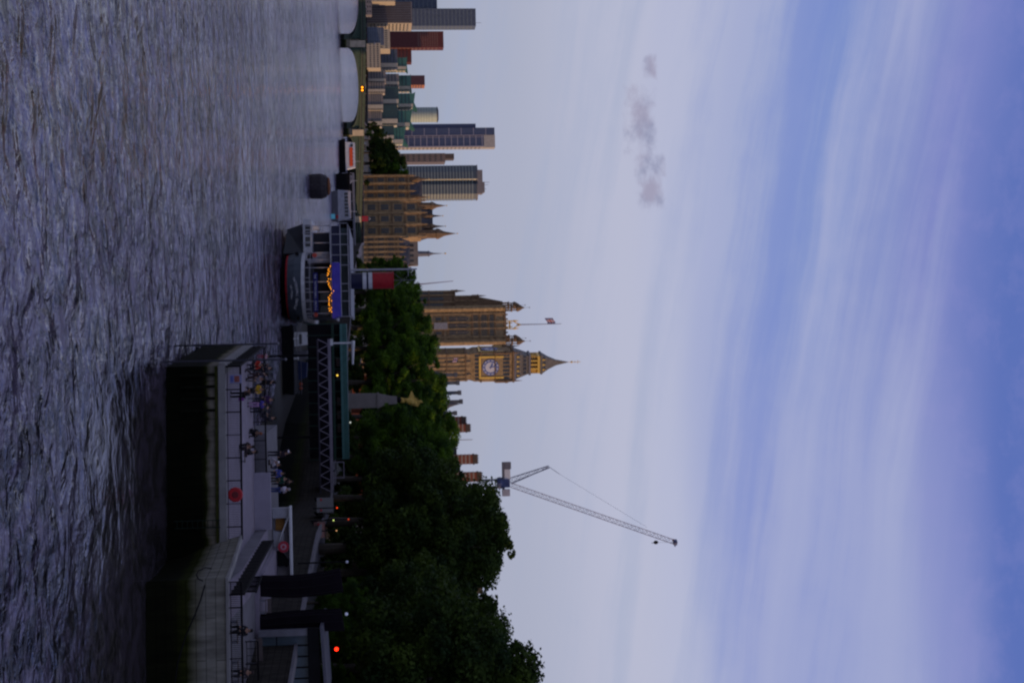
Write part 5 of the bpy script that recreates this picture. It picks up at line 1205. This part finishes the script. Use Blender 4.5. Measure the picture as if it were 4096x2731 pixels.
# festoon bulbs
bm = glow('festoon_bulb', (1, .34, .02), 2.2)
pts = [(1058, 1317), (1068, 1311), (1074, 1308), (1080, 1312), (1086, 1306), (1090, 1309), (1096, 1305), (1110, 1309), (1112, 1317), (1120, 1305), (1127, 1310), (1133, 1308), (1140, 1312), (1146, 1315), (1152, 1318), (1160, 1328), (1169, 1320), (1178, 1313), (1186, 1307), (1192, 1310), (1198, 1309), (1200, 1319), (1207, 1309), (1214, 1308), (1219, 1310), (1228, 1317), (1231, 1308), (1236, 1314), (1241, 1310), (1245, 1318)]
bo = part(t, 'festoon_cable', MB().tube([(xS(u), 5.6, zS(v) + .12) for u, v in pts], .02, 4), BLACK)
me = MB().ball((0, 0, 0), .07, 6).data('bulb', bm)
for u, v in pts: link('bulb', me, bo, (xS(u), 5.6, zS(v)))
# pontoon, truss gangway, canopy
BLK2 = mat('tarred_hull', (.006, .006, .008), .7, .3, 1, spec=.1)
x0_, x1_ = XX(1292, 232), XX(1572, 232); t = thing('pontoon', 'low black mooring pontoon right of the paddle steamer', 'pontoon', ((x0_ + x1_) / 2, 232, 0))
hw_ = (x1_ - x0_) / 2
part(t, 'hull', MB().hexa([(-hw_ + .3, 0, -.3), (hw_ - .3, 0, -.3), (hw_ - .3, 9, -.3), (-hw_ + .3, 9, -.3), (-hw_, -.3, 1.7), (hw_, -.3, 1.7), (hw_, 9, 1.7), (-hw_, 9, 1.7)]), BLK2)
part(t, 'deck', MB().box(-hw_ + .1, hw_ - .1, 0, 8.9, 1.7, 1.8), BLK2)
part(t, 'bollard', MB().lathe(-hw_ + 2.2, .5, [(.18, 1.8), (.12, 2.2), (.25, 2.35), (.2, 2.5)], 8), WHITE)
part(t, 'bollard', MB().lathe(-hw_ + 5.2, .5, [(.18, 1.8), (.12, 2.2), (.25, 2.35), (.2, 2.5)], 8), WHITE)
part(t, 'railing', MB().box(-hw_, hw_, 1, 1.05, 2.8, 2.86).box(-hw_, hw_, 1, 1.05, 2.3, 2.34), STEEL)
c_ = P(1356, 1212, 234); t = thing('workboat_cabin', 'small white deck cabin with a dark wraparound window on the pontoon', 'cabin', (c_.x, 234.5, 1.8))
part(t, 'wall', MB().hexa([(-1.1, 0, 0), (1.1, 0, 0), (1.1, 2.4, 0), (-1.1, 2.4, 0), (-1.05, .1, zS(1245, 234, 1356) - 1.8), (.8, .1, zS(1245, 234, 1356) - 1.8), (.8, 2.3, zS(1245, 234, 1356) - 1.8), (-1.05, 2.3, zS(1245, 234, 1356) - 1.8)]), WHITE)
part(t, 'window', MB().box(-.75, .75, -.05, .02, .75 , 1.15), GLASSD)
t = thing('workboat', 'low dark workboat with blue tarpaulin and orange buoys behind the pontoon', 'boat', (XX(1480, 245), 246, 0))
part(t, 'hull', MB().hexa([(-3.6, .4, 0), (2.6, .4, 0), (2.6, 3, 0), (-3.6, 3, 0), (-4, 0, 1.5), (3.6, 0, 1.7), (3.6, 3.4, 1.7), (-4, 3.4, 1.5)]), BLK2)
part(t, 'tarpaulin', MB().prismY([(-1.8, 1.5), (1.4, 1.6), (1, 2.9), (-1.4, 3.1)], .4, 3), mat('tarp_blue', (.02, .03, .09), .8, .2)); part(t, 'cabin', MB().box(-3.4, -2, .6, 2.8, 1.5, 3.2), STEEL)
for dx in (2.0, 2.7): part(t, 'buoy', MB().ball((dx, .3, 2), .3, 8), mat('buoy_orange', (.35, .07, .03), .6, .2))
GWY = mat('gangway_grey', (.22, .2, .26), .6, .2, 1, spec=.15); GWD = mat('gangway_dark', (.05, .045, .06), .7, .2, 1, spec=.1)
# gangway
Yg = 203; x0_, x1_ = XX(1352, Yg), XX(1962, Yg); zt_, zb2 = ZZ(1600, 1320, Yg), ZZ(1600, 1275, Yg)
t = thing('gangway', 'long grey truss footbridge with zigzag sides leading from ship to shore', 'footbridge', (x0_, Yg, zb2))
for y_ in (0, 2.4):
    part(t, 'top_chord', MB().box(x0_, x1_, Yg + y_ - .1, Yg + y_ + .1, zt_ - .16, zt_ + .16), GWY, True)
    part(t, 'bottom_chord', MB().box(x0_, x1_ + 1, Yg + y_ - .1, Yg + y_ + .1, zb2 - .12, zb2 + .05), GWD, True)
    mb = MB(); per = 45 * Yg / F; n = int((x1_ - x0_) / per)
    for k in range(n + 1):
        a = x0_ + k * per; mb.bar((a, Yg + y_, zb2), (min(a + per / 2, x1_), Yg + y_, zt_), .075); mb.bar((a + per / 2, Yg + y_, zt_), (min(a + per, x1_ + .6), Yg + y_, zb2), .075)
    part(t, 'zigzag_brace', mb, GWY, True)
part(t, 'walkway', MB().box(x0_, x1_ + 1, Yg + .12, Yg + 2.28, zb2 - .1, zb2), GWD, True)
part(t, 'infill_panel', MB().box(x0_, x1_, Yg + 2.2, Yg + 2.25, zb2, zt_ - .2), mat('mesh_panel', (.010, .008, .014), .9, .2, spec=.05), True)
part(t, 'end_ramp', MB().hexa([(x1_, Yg + .12, zb2 - .15), (x1_ + 1.2, Yg + .12, zb2 - .9), (x1_ + 1.2, Yg + 2.3, zb2 - .9), (x1_, Yg + 2.3, zb2 - .15), (x1_, Yg + .12, zb2), (x1_ + 1.2, Yg + .12, zb2 - .7), (x1_ + 1.2, Yg + 2.3, zb2 - .7), (x1_, Yg + 2.3, zb2)]), GWY, True)
part(t, 'gate_frame', MB().box(XX(1842, Yg), XX(1842, Yg) + .12, Yg, Yg + .15, zt_, zt_ + 1.6).box(XX(1905, Yg), XX(1905, Yg) + .12, Yg, Yg + .15, zt_, zt_ + 1.6).box(XX(1842, Yg), XX(1905, Yg) + .12, Yg, Yg + .15, zt_ + 1.6, zt_ + 1.72), GWY, True)
part(t, 'support_leg', MB().box(x0_ + 2, x0_ + 2.3, Yg + .9, Yg + 1.2, 0, zb2 - .12).box(x0_ + 13, x0_ + 13.3, Yg + .9, Yg + 1.2, 0, zb2 - .12), BLK2, True)
# teal canopy walkway behind
Yc = 216; x0_, x1_ = XX(1292, Yc), XX(1832, Yc); za, zb3 = ZZ(1560, 1373, Yc), ZZ(1560, 1394, Yc)
t = thing('covered_walkway', 'long teal roofed walkway behind the truss footbridge', 'walkway', (x0_, Yc, zb2)); Yg = Yc
part(t, 'roof', MB().prismY([(x0_, za), (x1_, za), (x1_, zb3 - .1), (x0_, zb3 - .1)], Yc, Yc + 2.4), TEAL, True)
part(t, 'gutter', MB().box(x0_, x1_, Yc - .16, Yc - .02, za - .32, za), mat('teal_light', (.05, .14, .14), .5, .2), True)
part(t, 'screen', MB().box(x0_, x1_, Yc + 2.2, Yc + 2.3, 4.6, za - .02), DARK, True)
part(t, 'lower_beam', MB().box(x0_, x1_, Yc - .1, Yc + .1, ZZ(1560, 1330, Yc), ZZ(1560, 1340, Yc)), mat('deep_green', (.01, .035, .025), .6, .2), True)
pm_ = MB().box(-.06, .06, 0, .12, 4.6, za - .01); me = pm_.data('post', mat('deep_green', (.01, .035, .025), .6, .2))
for k in range(13): link('post', me, t, (k * (x1_ - x0_) / 12, Yc - Yg + .1, -zb2))
for k in range(9):
    if k in (1, 2, 4, 5, 6): part(t, 'poster_panel', MB().box(x0_ + 3 + k * 1.9, x0_ + 4.2 + k * 1.9, Yc + 2.0, Yc + 2.1, ZZ(1500, 1345, Yc), ZZ(1500, 1367, Yc)), mat('poster_pink', (.12, .085, .09), .7, .3, 3), True)
# davit crane
p = P(1373, 1322, 201.0); t = thing('davit', 'white post with a short horizontal lifting arm above the footbridge end', 'davit', (p.x, 201.5, p.z))
hd = ZZ(1373, 1412, 201.5) - p.z; ln = XX(1455, 201.5) - p.x
part(t, 'post', MB().tube([(0, 0, 0), (0, 0, hd)], .13, 8), WHITE); part(t, 'arm', MB().tube([(-.3, 0, hd), (ln, 0, hd - .1)], [.28, .14], 8), WHITE); part(t, 'base', MB().box(-.6, .3, -.2, .2, -.05, .3), WHITE)
# lamps on shore
def lamp(U, V, Y, label, col, s_, r_=.17, name='street_lamp'):
    p = P(U, V, Y); z0 = GZ if p.z > GZ + .5 else p.z - 1.2
    t = thing(name, label, 'lamp', (p.x, Y, z0))
    part(t, 'post', MB().tube([(0, .1, 0), (0, .1, p.z - z0 - r_)], [.09, .06], 6), BLACK); part(t, 'globe', MB().ball((0, 0, p.z - z0), r_, 8), glow('lamp_%d' % U, col, s_))
lamp(1501, 1349, 214.5, 'tiny yellow lamp under the teal walkway roof', (1, .65, .08), 1.5, .13)
lamp(1689, 1401, 225, 'tiny white lamp just above the teal walkway', (.8, .85, .7), .6, .13)
lamp(2030, 1348, 172, 'red tail lamp on the embankment road under the trees', (1, .06, .01), 1.4, .08, 'signal_lamp')
lamp(2076, 1394, 175, 'dim red lamp higher among the tree shadows', (.9, .08, .02), .6, .09, 'signal_lamp')
lamp(2080, 1334, 165, 'greenish yellow lamp on the embankment road', (.8, 1, .25), 1, .08)
lamp(2121, 1346, 165, 'pale orange lamp on the embankment road', (1, .5, .2), .8, .07)
lamp(2246, 1388, 140, 'pale globe lamp beside the left dark column', (.3, .34, .5), .22, .13)
# traffic light
p = P(2594, 1346, 138); t = thing('traffic_light', 'traffic signal showing a bright red light at the right', 'traffic light', (p.x, 138, GZ))
part(t, 'post', MB().tube([(0, 0, 0), (0, 0, p.z - GZ + .4)], .06, 8), BLACK); part(t, 'head', MB().box(-.2, .2, .0, .25, p.z - GZ - .8, p.z - GZ + .3), BLACK)
part(t, 'red_lens', MB().tube([(0, -.06, p.z - GZ), (0, -.01, p.z - GZ)], .17, 14), glow('signal_red', (1, .02, .005), 5))
part(t, 'lens', MB().tube([(0, -.04, p.z - GZ - .35), (0, -.01, p.z - GZ - .35)], .1, 12).tube([(0, -.04, p.z - GZ - .65), (0, -.01, p.z - GZ - .65)], .1, 12), DARK)
car(Vector((XX(2018, 176), 176, GZ + .02)), R(80), 'pale van on the embankment road near the red lamp', (.1, .1, .115), True)
car(Vector((XX(2110, 168), 168, GZ + .02)), R(85), 'dark red car on the embankment road', (.1, .02, .02))
car(Vector((XX(2620, 150), 150, GZ + .02)), R(20), 'pale grey car behind the red traffic signal', (.14, .14, .15))
car(Vector((XX(1900, 212), 212, GZ + .02)), R(95), 'grey car parked beyond the truss footbridge gate', (.12, .11, .13))

# ------------------------------------------------------------------ memorial column with gilded bird
Yr = 262; xc = XX(1603, Yr, 1430); t = thing('memorial_column', 'pale stone column carrying a globe and a gilded eagle', 'monument', (xc, Yr, GZ))
def zr_(V): return ZZ(1603, V, Yr) - GZ
k_ = Yr / F
part(t, 'base', MB().box(-1.9, 1.9, -1.5, 1.5, 0, 1.0).box(-1.6, 1.6, -1.3, 1.3, 1.0, 1.6), CREAM)
PST = mat('portland_stone', (.2, .18, .175), .85, .15, .8)
part(t, 'shaft', MB().frus(0, 0, 1.6, zr_(1508), 1.3, 1.0, 1.22, .95), PST)
part(t, 'cornice', MB().box(-1.35, 1.35, -1.1, 1.1, zr_(1508), zr_(1516)), PST)
part(t, 'capital', MB().frus(0, 0, zr_(1516), zr_(1552), 1.15, .9, .85, .7).frus(0, 0, zr_(1552), zr_(1588), .78, .6, .62, .5), PST)
part(t, 'globe', MB().ball((0, 0, zr_(1596)), .5, 10), BLACK)
ez = zr_(1603); G2 = mat('gilt_bronze', (.62, .42, .1), .5, .25, 2, 0, .2)
eb = MB()
eb.tube([(.1, 0, ez), (.05, 0, ez + .7)], [.2, .22], 6); eb.tube([(.3, 0, ez), (.35, 0, ez + .7)], [.18, .2], 6)
eb.tube([(-.1, 0, ez + .55), (.15, 0, ez + 1.1), (.35, -.05, ez + 1.9), (.6, -.1, ez + 2.5), (.85, -.1, ez + 2.75)], [.15, .5, .6, .38, .12], 8)
ob = part(t, 'eagle', eb, G2)
part(ob, 'wing', MB().hexa([(-.1, -.1, ez + 1.3), (.3, -.1, ez + 1.2), (.3, .1, ez + 1.2), (-.1, .1, ez + 1.3), (-1.55, -.05, ez + 1.9), (-.5, -.05, ez + 2.5), (-.5, .05, ez + 2.5), (-1.55, .05, ez + 1.9)]).hexa([(-.3, -.1, ez + 1.8), (.3, -.1, ez + 1.6), (.3, .1, ez + 1.7), (-.3, .1, ez + 1.8), (-.35, -.05, ez + 3.2), (.6, -.05, ez + 3.9), (.6, .05, ez + 3.9), (-.35, .05, ez + 3.2)]), G2)
part(ob, 'wing', MB().hexa([(.3, .1, ez + 1.4), (.8, .1, ez + 1.3), (.8, .3, ez + 1.3), (.3, .3, ez + 1.4), (.6, .3, ez + 3.4), (1.3, .3, ez + 3.0), (1.3, .4, ez + 3.0), (.6, .4, ez + 3.4)]), G2)
part(ob, 'tail', MB().frus(-.1, 0, ez + .05, ez + .9, .35, .1, .12, .1), G2)

# ------------------------------------------------------------------ other boats and buoy
Y = 341; c_ = P(746, 1260, Y); t = thing('mooring_buoy', 'large dark mooring barge end with rusty rounded top floating alone', 'buoy', (c_.x, Y, 0))
part(t, 'body', MB().lathe(0, 0, [(2.5, -.5), (2.8, .5), (2.85, 2.6), (2.5, 3.6), (1.7, 4.2), (.4, 4.4)], 16), mat('rusty_black', (.03, .025, .03), .7, .5, 1.2))
part(t, 'rim', MB().lathe(0, 0, [(1.8, 4.15), (2.2, 4.1), (1.6, 4.5), (.5, 4.62)], 16), mat('rust', (.14, .05, .02), .9, .3, 2)); part(t, 'ring', MB().tube([(-.3, 0, 4.5), (-.25, 0, 4.9), (.25, 0, 4.9), (.3, 0, 4.5)], .08, 6), STEEL)
def boat(U0, U1, Vw, Vh, Vc, Y, label, stripe=None, cab=(.1, .9), dark=BLK2, mc=WHITE, nwin=6):
    x0_, x1_ = XX(U0, Y), XX(U1, Y); w_ = x1_ - x0_; zh = ZZ((U0 + U1) / 2, Vh, Y); zc2 = ZZ((U0 + U1) / 2, Vc, Y)
    t = thing('river_boat', label, 'boat', ((x0_ + x1_) / 2, Y, 0)); h_ = w_ / 2
    part(t, 'hull', MB().hexa([(-h_ + w_ * .06, .6, -.3), (h_ - w_ * .03, .6, -.3), (h_ - w_ * .03, 3.6, -.3), (-h_ + w_ * .06, 3.6, -.3), (-h_, 0, zh), (h_, 0, zh), (h_, 4.4, zh), (-h_, 4.4, zh)]), dark)
    a, b_ = -h_ + w_ * cab[0], -h_ + w_ * cab[1]
    part(t, 'cabin', MB().hexa([(a, .3, zh), (b_, .3, zh), (b_, 4.1, zh), (a, 4.1, zh), (a + .4, .5, zc2), (b_ - .9, .5, zc2), (b_ - .9, 3.9, zc2), (a + .4, 3.9, zc2)]), mc)
    zw = zh + (zc2 - zh) * .52; st = (b_ - a - 2) / nwin
    me = MB().box(0, st * .7, -.05, .05, 0, (zc2 - zh) * .28).data('window', GLASSD)
    for k in range(nwin): link('window', me, t, (a + 1 + k * st, .36, zw))
    if stripe:
        s0, s1, v0, v1, mm = stripe; part(t, 'stripe', MB().box(XX(s0, Y) - (x0_ + x1_) / 2, XX(s1, Y) - (x0_ + x1_) / 2, .12, .22, ZZ(s0, v0, Y), ZZ(s0, v1, Y)), mm)
    part(t, 'rail', MB().box(a, b_ - 1, .4, .45, zc2 + .7, zc2 + .78).bar((a + 1, .42, zc2), (a + 1, .42, zc2 + .7), .04).bar((b_ - 1.2, .42, zc2), (b_ - 1.2, .42, zc2 + .7), .04), STEEL)
    part(t, 'mast', MB().bar((a + (b_ - a) * .7, 2, zc2), (a + (b_ - a) * .7, 2, zc2 + 2), .07), WHITE)
    return t
boat(552, 690, 1362, 1382, 1420, 618, 'white river boat with a bright orange-red stripe moored by the bridge', (589, 664, 1397, 1410, mat('orange_stripe', (.75, .1, .03), .5, .05)))
boat(690, 757, 1358, 1400, 1408, 560, 'dark barge between the striped boat and the glassy ferry', None, (.1, .6), BLK2, STEEL, 3)
boat(757, 884, 1335, 1352, 1403, 505, 'pale glassy river ferry left of the paddle steamer', None, (.0, .97), STEEL, LGREY, 7)
p = P(866, 1330, 495); t = thing('boat_sign', 'small bright cyan panel low at the ferry stern', 'sign', (p.x, 495, p.z)); part(t, 'panel', MB().box(-.8, .8, 0, .1, -.8, .8), mat('cyan_panel', (.1, .4, .55), .4, .1, emis=(.1, .4, .55), es=.15)); part(t, 'red_panel', MB().box(-.5, .7, 0, .1, 1.2, 1.9), RED)
# floating pier roof
Y = 600; x0_, x1_ = XX(690, Y), XX(1290, Y); za = ZZ(990, 1414, Y)
t = thing('pier', 'long grey floating pier with a thin flat roof below the palace', 'pier', (x0_, Y, 0))
part(t, 'roof', MB().box(x0_, x1_, Y, Y + 6, za, za + .8), STEEL, True); part(t, 'pontoon', MB().box(x0_, x1_, Y - .3, Y + 7, -.2, 1.4), BLK2, True)
part(t, 'screen', MB().box(x0_ + .5, x1_ - .5, Y + 5, Y + 5.2, 1.4, za - .01), DARK, True)
me = MB().box(0, .18, 0, .2, 1.4, za).data('post', LGREY)
for k in range(16): link('post', me, t, (k * (x1_ - x0_) / 16, .3, 0))

# ------------------------------------------------------------------ trees
def leafmat(name, c1, c2, tr=.25):
    m = bpy.data.materials.new(name); m.use_nodes = True; nt = m.node_tree; N_ = nt.nodes.new; L_ = nt.links.new
    b = nt.nodes['Principled BSDF']; b.inputs['Roughness'].default_value = .7; b.inputs['Specular IOR Level'].default_value = .15
    g = N_('ShaderNodeNewGeometry'); n = N_('ShaderNodeTexNoise'); n.inputs['Scale'].default_value = .28; n.inputs['Detail'].default_value = 5; L_(g.outputs['Position'], n.inputs['Vector'])
    cr = N_('ShaderNodeValToRGB'); cr.color_ramp.elements[0].position = .38; cr.color_ramp.elements[1].position = .66
    cr.color_ramp.elements[0].color = (*c1, 1); cr.color_ramp.elements[1].color = (*c2, 1); L_(n.outputs['Fac'], cr.inputs[0]); L_(cr.outputs[0], b.inputs['Base Color'])
    t_ = N_('ShaderNodeBsdfTranslucent'); L_(cr.outputs[0], t_.inputs[0]); mx = N_('ShaderNodeMixShader'); mx.inputs[0].default_value = tr
    L_(b.outputs[0], mx.inputs[1]); L_(t_.outputs[0], mx.inputs[2]); L_(mx.outputs[0], nt.nodes['Material Output'].inputs[0]); return m
LF = leafmat('plane_leaves', (.014, .040, .006), (.105, .205, .014), .35)  # sunlit crowns: yellow-green light put into the leaf colour
LFD = leafmat('dark_leaves', (.009, .026, .005), (.055, .09, .010))  # shaded crowns: shade put into a darker leaf colour
BARK = mat('bark', (.05, .042, .035), .9, .3, 2)
import numpy as np
def crown_mesh(seed, H, Wd, z0, nclump, nleaf, size, mt, name='crown'):
    rg = np.random.RandomState(seed); cs = []
    while len(cs) < nclump:
        p = rg.uniform(-1, 1, 3)
        if p @ p > 1: continue
        r_ = math.sqrt(p @ p)
        if r_ < .35 and rg.rand() < .6: continue
        wf = 1.0 if p[2] < .2 else 1 - (p[2] - .2) * .35
        cs.append((p[0] * Wd / 2 * .86 * wf, p[1] * Wd / 2 * .86 * wf, z0 + (p[2] + 1) / 2 * (H - z0) * .94, rg.uniform(.10, .19) * Wd * .75))
    for q in range(nclump // 2):      # small sprays sticking out of the outline
        p = rg.normal(size=3); p /= math.sqrt(p @ p)
        if p[2] < -.3: continue
        k_ = rg.uniform(.92, 1.12); wf = 1.0 if p[2] < .2 else 1 - (p[2] - .2) * .35
        cs.append((p[0] * Wd / 2 * k_ * wf, p[1] * Wd / 2 * k_ * wf, z0 + (p[2] * k_ + 1) / 2 * (H - z0) * .95, rg.uniform(.035, .065) * Wd))
    cs = np.array(cs); wt = cs[:, 3] ** 1.7; which = rg.choice(len(cs), nleaf, p=wt / wt.sum())
    d = rg.normal(size=(nleaf, 3)); d /= np.linalg.norm(d, axis=1)[:, None]
    rad = cs[which, 3] * (rg.uniform(.25, 1.0, nleaf) ** .5) * rg.uniform(.8, 1.12, nleaf)
    c = cs[which, :3] + d * rad[:, None] * np.array([1, 1, .72])
    nrm = d * .8 + rg.normal(size=(nleaf, 3)) * .6; nrm /= np.linalg.norm(nrm, axis=1)[:, None]
    a = np.cross(nrm, rg.normal(size=(nleaf, 3))); a /= np.linalg.norm(a, axis=1)[:, None]; b = np.cross(nrm, a)
    s = (size * rg.uniform(.6, 1.4, nleaf))[:, None]
    V = np.empty((nleaf, 4, 3)); V[:, 0] = c - a * s; V[:, 1] = c - b * s * .6; V[:, 2] = c + a * s; V[:, 3] = c + b * s * .6
    me = bpy.data.meshes.new(name); me.vertices.add(nleaf * 4); me.vertices.foreach_set('co', V.reshape(-1))
    me.loops.add(nleaf * 4); me.loops.foreach_set('vertex_index', np.arange(nleaf * 4, dtype=np.int32))
    me.polygons.add(nleaf); me.polygons.foreach_set('loop_start', np.arange(nleaf, dtype=np.int32) * 4); me.polygons.foreach_set('loop_total', np.full(nleaf, 4, dtype=np.int32))
    me.materials.append(mt); me.update(); me.validate(); return me, cs
def trunk_mesh(seed, cs, H, r_):
    rr = random.Random(seed); mb = MB()
    mb.tube([(0, 0, -.2), (.1, 0, H * .2), (.05, .1, H * .45), (.2, 0, H * .75)], [r_ * 1.3, r_, r_ * .7, r_ * .25], 8)
    for k in range(14):
        c = cs[k * len(cs) // 14]; z_ = H * rr.uniform(.18, .5)
        mb.tube([(0, 0, z_), (c[0] * .5, c[1] * .5, (z_ + c[2]) / 2 + .6), (c[0], c[1], c[2])], [r_ * .4, r_ * .22, r_ * .06], 5)
    return mb.data('trunk', BARK)
TP = []
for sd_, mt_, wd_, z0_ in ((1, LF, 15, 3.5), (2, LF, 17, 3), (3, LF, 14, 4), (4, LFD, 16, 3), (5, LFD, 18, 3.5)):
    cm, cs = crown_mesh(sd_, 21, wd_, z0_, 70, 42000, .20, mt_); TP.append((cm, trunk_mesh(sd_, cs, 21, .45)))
def tree(U, Vt, Y, k, label, sw=1.0, base=GZ, rz=None, group='plane trees along the embankment'):
    zt_ = ZZ(U, Vt, Y); s_ = (zt_ - base) / 21.0
    t = thing('plane_tree', label, 'tree', (XX(U, Y, Vt), Y, base), rnd.uniform(0, 6.28) if rz is None else rz, group); t.scale = (s_ * sw, s_ * sw, s_)
    link('crown', TP[k][0], t); link('trunk', TP[k][1], t); return t
tl = [(1100, 1672, 425, 0, .7, 'leafy tree behind the ship funnel, leftmost of the row'), (1165, 1690, 415, 1, .8, 'tree just right of the funnel, below the square tower left edge'),
      (1235, 1712, 385, 2, .9, 'rounded tree in front of the square tower left half'), (1305, 1738, 365, 0, .9, 'tree in front of the three arched windows'),
      (1385, 1762, 345, 1, .85, 'sunlit green tree filling the gap between the two towers'), (1450, 1735, 335, 2, .75, 'lower tree before the clock tower shaft'),
      (1520, 1800, 325, 0, .8, 'bright green tree left of the gilded eagle'), (1585, 1800, 338, 1, .85, 'tree behind the memorial column'),
      (1655, 1825, 300, 2, .75, 'dark tree right of the memorial column'), (1745, 1852, 266, 0, .85, 'tall tree below the bare pole'),
      (1820, 1838, 240, 1, .8, 'bright green tree below the lone striped stack'), (1900, 1850, 232, 2, .85, 'tree at the foot of the crane mast'),
      (1975, 1890, 215, 3, .8, 'dark tree right of the crane mast'), (2065, 2020, 190, 4, .8, 'first of the tall dark trees under the crane jib'),
      (2170, 2055, 182, 3, .85, 'tallest middle tree with ragged lacy crown edge'), (2270, 2005, 180, 4, .75, 'dark tree behind the left ventilation column'),
      (2350, 1925, 205, 0, .8, 'sunlit tree in the dip between tall crowns'), (2420, 1930, 200, 1, .7, 'small sunlit crown right of the dip'),
      (2470, 1990, 168, 3, .75, 'dark tree behind the right ventilation column'), (2550, 2040, 158, 4, .8, 'big dark tree above the glass kiosk'),
      (2640, 2085, 146, 3, .8, 'dark tree left of the frame-edge tree'), (2730, 2165, 134, 4, .85, 'tallest dark tree cut by the right edge')]
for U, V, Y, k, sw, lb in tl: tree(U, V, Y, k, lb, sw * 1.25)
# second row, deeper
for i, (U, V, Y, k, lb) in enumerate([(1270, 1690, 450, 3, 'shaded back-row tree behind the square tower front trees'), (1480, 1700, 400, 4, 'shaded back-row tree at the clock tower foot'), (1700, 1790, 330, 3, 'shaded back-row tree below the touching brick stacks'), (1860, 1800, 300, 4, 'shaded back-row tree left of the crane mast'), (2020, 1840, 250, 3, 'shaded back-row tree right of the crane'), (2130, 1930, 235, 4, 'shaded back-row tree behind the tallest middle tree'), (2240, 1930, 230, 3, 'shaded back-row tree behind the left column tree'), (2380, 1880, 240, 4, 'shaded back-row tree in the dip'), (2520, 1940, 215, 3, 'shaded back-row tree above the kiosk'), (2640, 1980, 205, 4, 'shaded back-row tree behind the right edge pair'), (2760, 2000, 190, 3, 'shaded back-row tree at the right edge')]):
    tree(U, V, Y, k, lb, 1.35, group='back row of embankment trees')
# small front trees
tree(2400, 1500, 142, 0, 'small yellow-green tree between the two dark columns', .95, group='small trees behind the terrace'); tree(2490, 1512, 140, 1, 'small yellow-green tree behind the right dark column', .95, group='small trees behind the terrace'); tree(2590, 1450, 150, 2, 'small tree behind the traffic signal', 1.1, group='small trees behind the terrace'); tree(2720, 1430, 145, 0, 'small tree at the right edge above the kiosk roof', 1.1, group='small trees behind the terrace')
# park trees left of palace
for U, V, Y, k, lb, sw in [(512, 1520, 985, 3, 'lowest park tree at the left end of the clump', 1.1), (560, 1568, 960, 4, 'park tree second from the left of the clump', 1.0), (610, 1600, 940, 3, 'rounded park tree before the navy tower foot', 1.0), (655, 1628, 930, 4, 'park tree below the stepped brown block', .9), (690, 1640, 915, 0, 'tallest park tree touching the palace left wing', .8), (535, 1500, 930, 0, 'front park tree catching yellow light', .9), (590, 1545, 920, 3, 'front park tree in the middle of the clump', 1.1), (650, 1560, 905, 4, 'front park tree next to the palace', 1.1), (730, 1480, 840, 3, 'low shrubby tree at the palace river front', 1.2)]:
    tree(U, V, Y, k, lb, sw, group='park trees left of the palace')
# dark shrubs added under the trees so that the road side reads dark
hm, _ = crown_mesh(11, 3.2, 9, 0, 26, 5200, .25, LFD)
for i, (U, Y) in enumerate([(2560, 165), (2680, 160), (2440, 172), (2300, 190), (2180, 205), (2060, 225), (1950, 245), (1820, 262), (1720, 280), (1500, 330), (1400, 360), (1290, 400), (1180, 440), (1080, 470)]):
    o = link('shrub', hm, None, (XX(U, Y), Y, GZ), i * 1.7); o.scale = (1.2, 1, 1.2); props(o, 'dark shrub added under the embankment trees to deepen the shade', 'shrub', 'shrubs under the embankment trees')
# ------------------------------------------------------------------ unseen offices on the right, added to shade the foreground from the sun
t = thing('shade_building', 'long stone office building out of view, added to shade the terrace', 'building', (66, 60, GZ))
part(t, 'wall', MB().box(0, 26, -60, 128, 0, 26), CREAM); part(t, 'roof', MB().prismY([(0, 26), (26, 26), (22, 30), (4, 30)], -60, 128), SLATE)
for k in range(12):
    for j in range(4): part(t, 'window', MB().box(-.1, .1, -52 + k * 15, -48 + k * 15, 4 + j * 5.5, 7 + j * 5.5), GLASSD)
t = thing('shade_building', 'farther stone office building out of view, added to partly shade the trees', 'building', (70, 215, GZ))
part(t, 'wall', MB().box(0, 26, 0, 90, 0, 17), CREAM); part(t, 'roof', MB().prismY([(0, 17), (26, 17), (22, 20), (4, 20)], 0, 90), SLATE)

for o in bpy.data.objects: clean(o)
sc.view_settings.view_transform = 'Standard'; sc.view_settings.look = 'None'; sc.view_settings.exposure = 0; sc.view_settings.gamma = 1
sc.cycles.filter_width = 2.3
sc.cycles.max_bounces = 5
sc.cycles.sample_clamp_indirect = 4
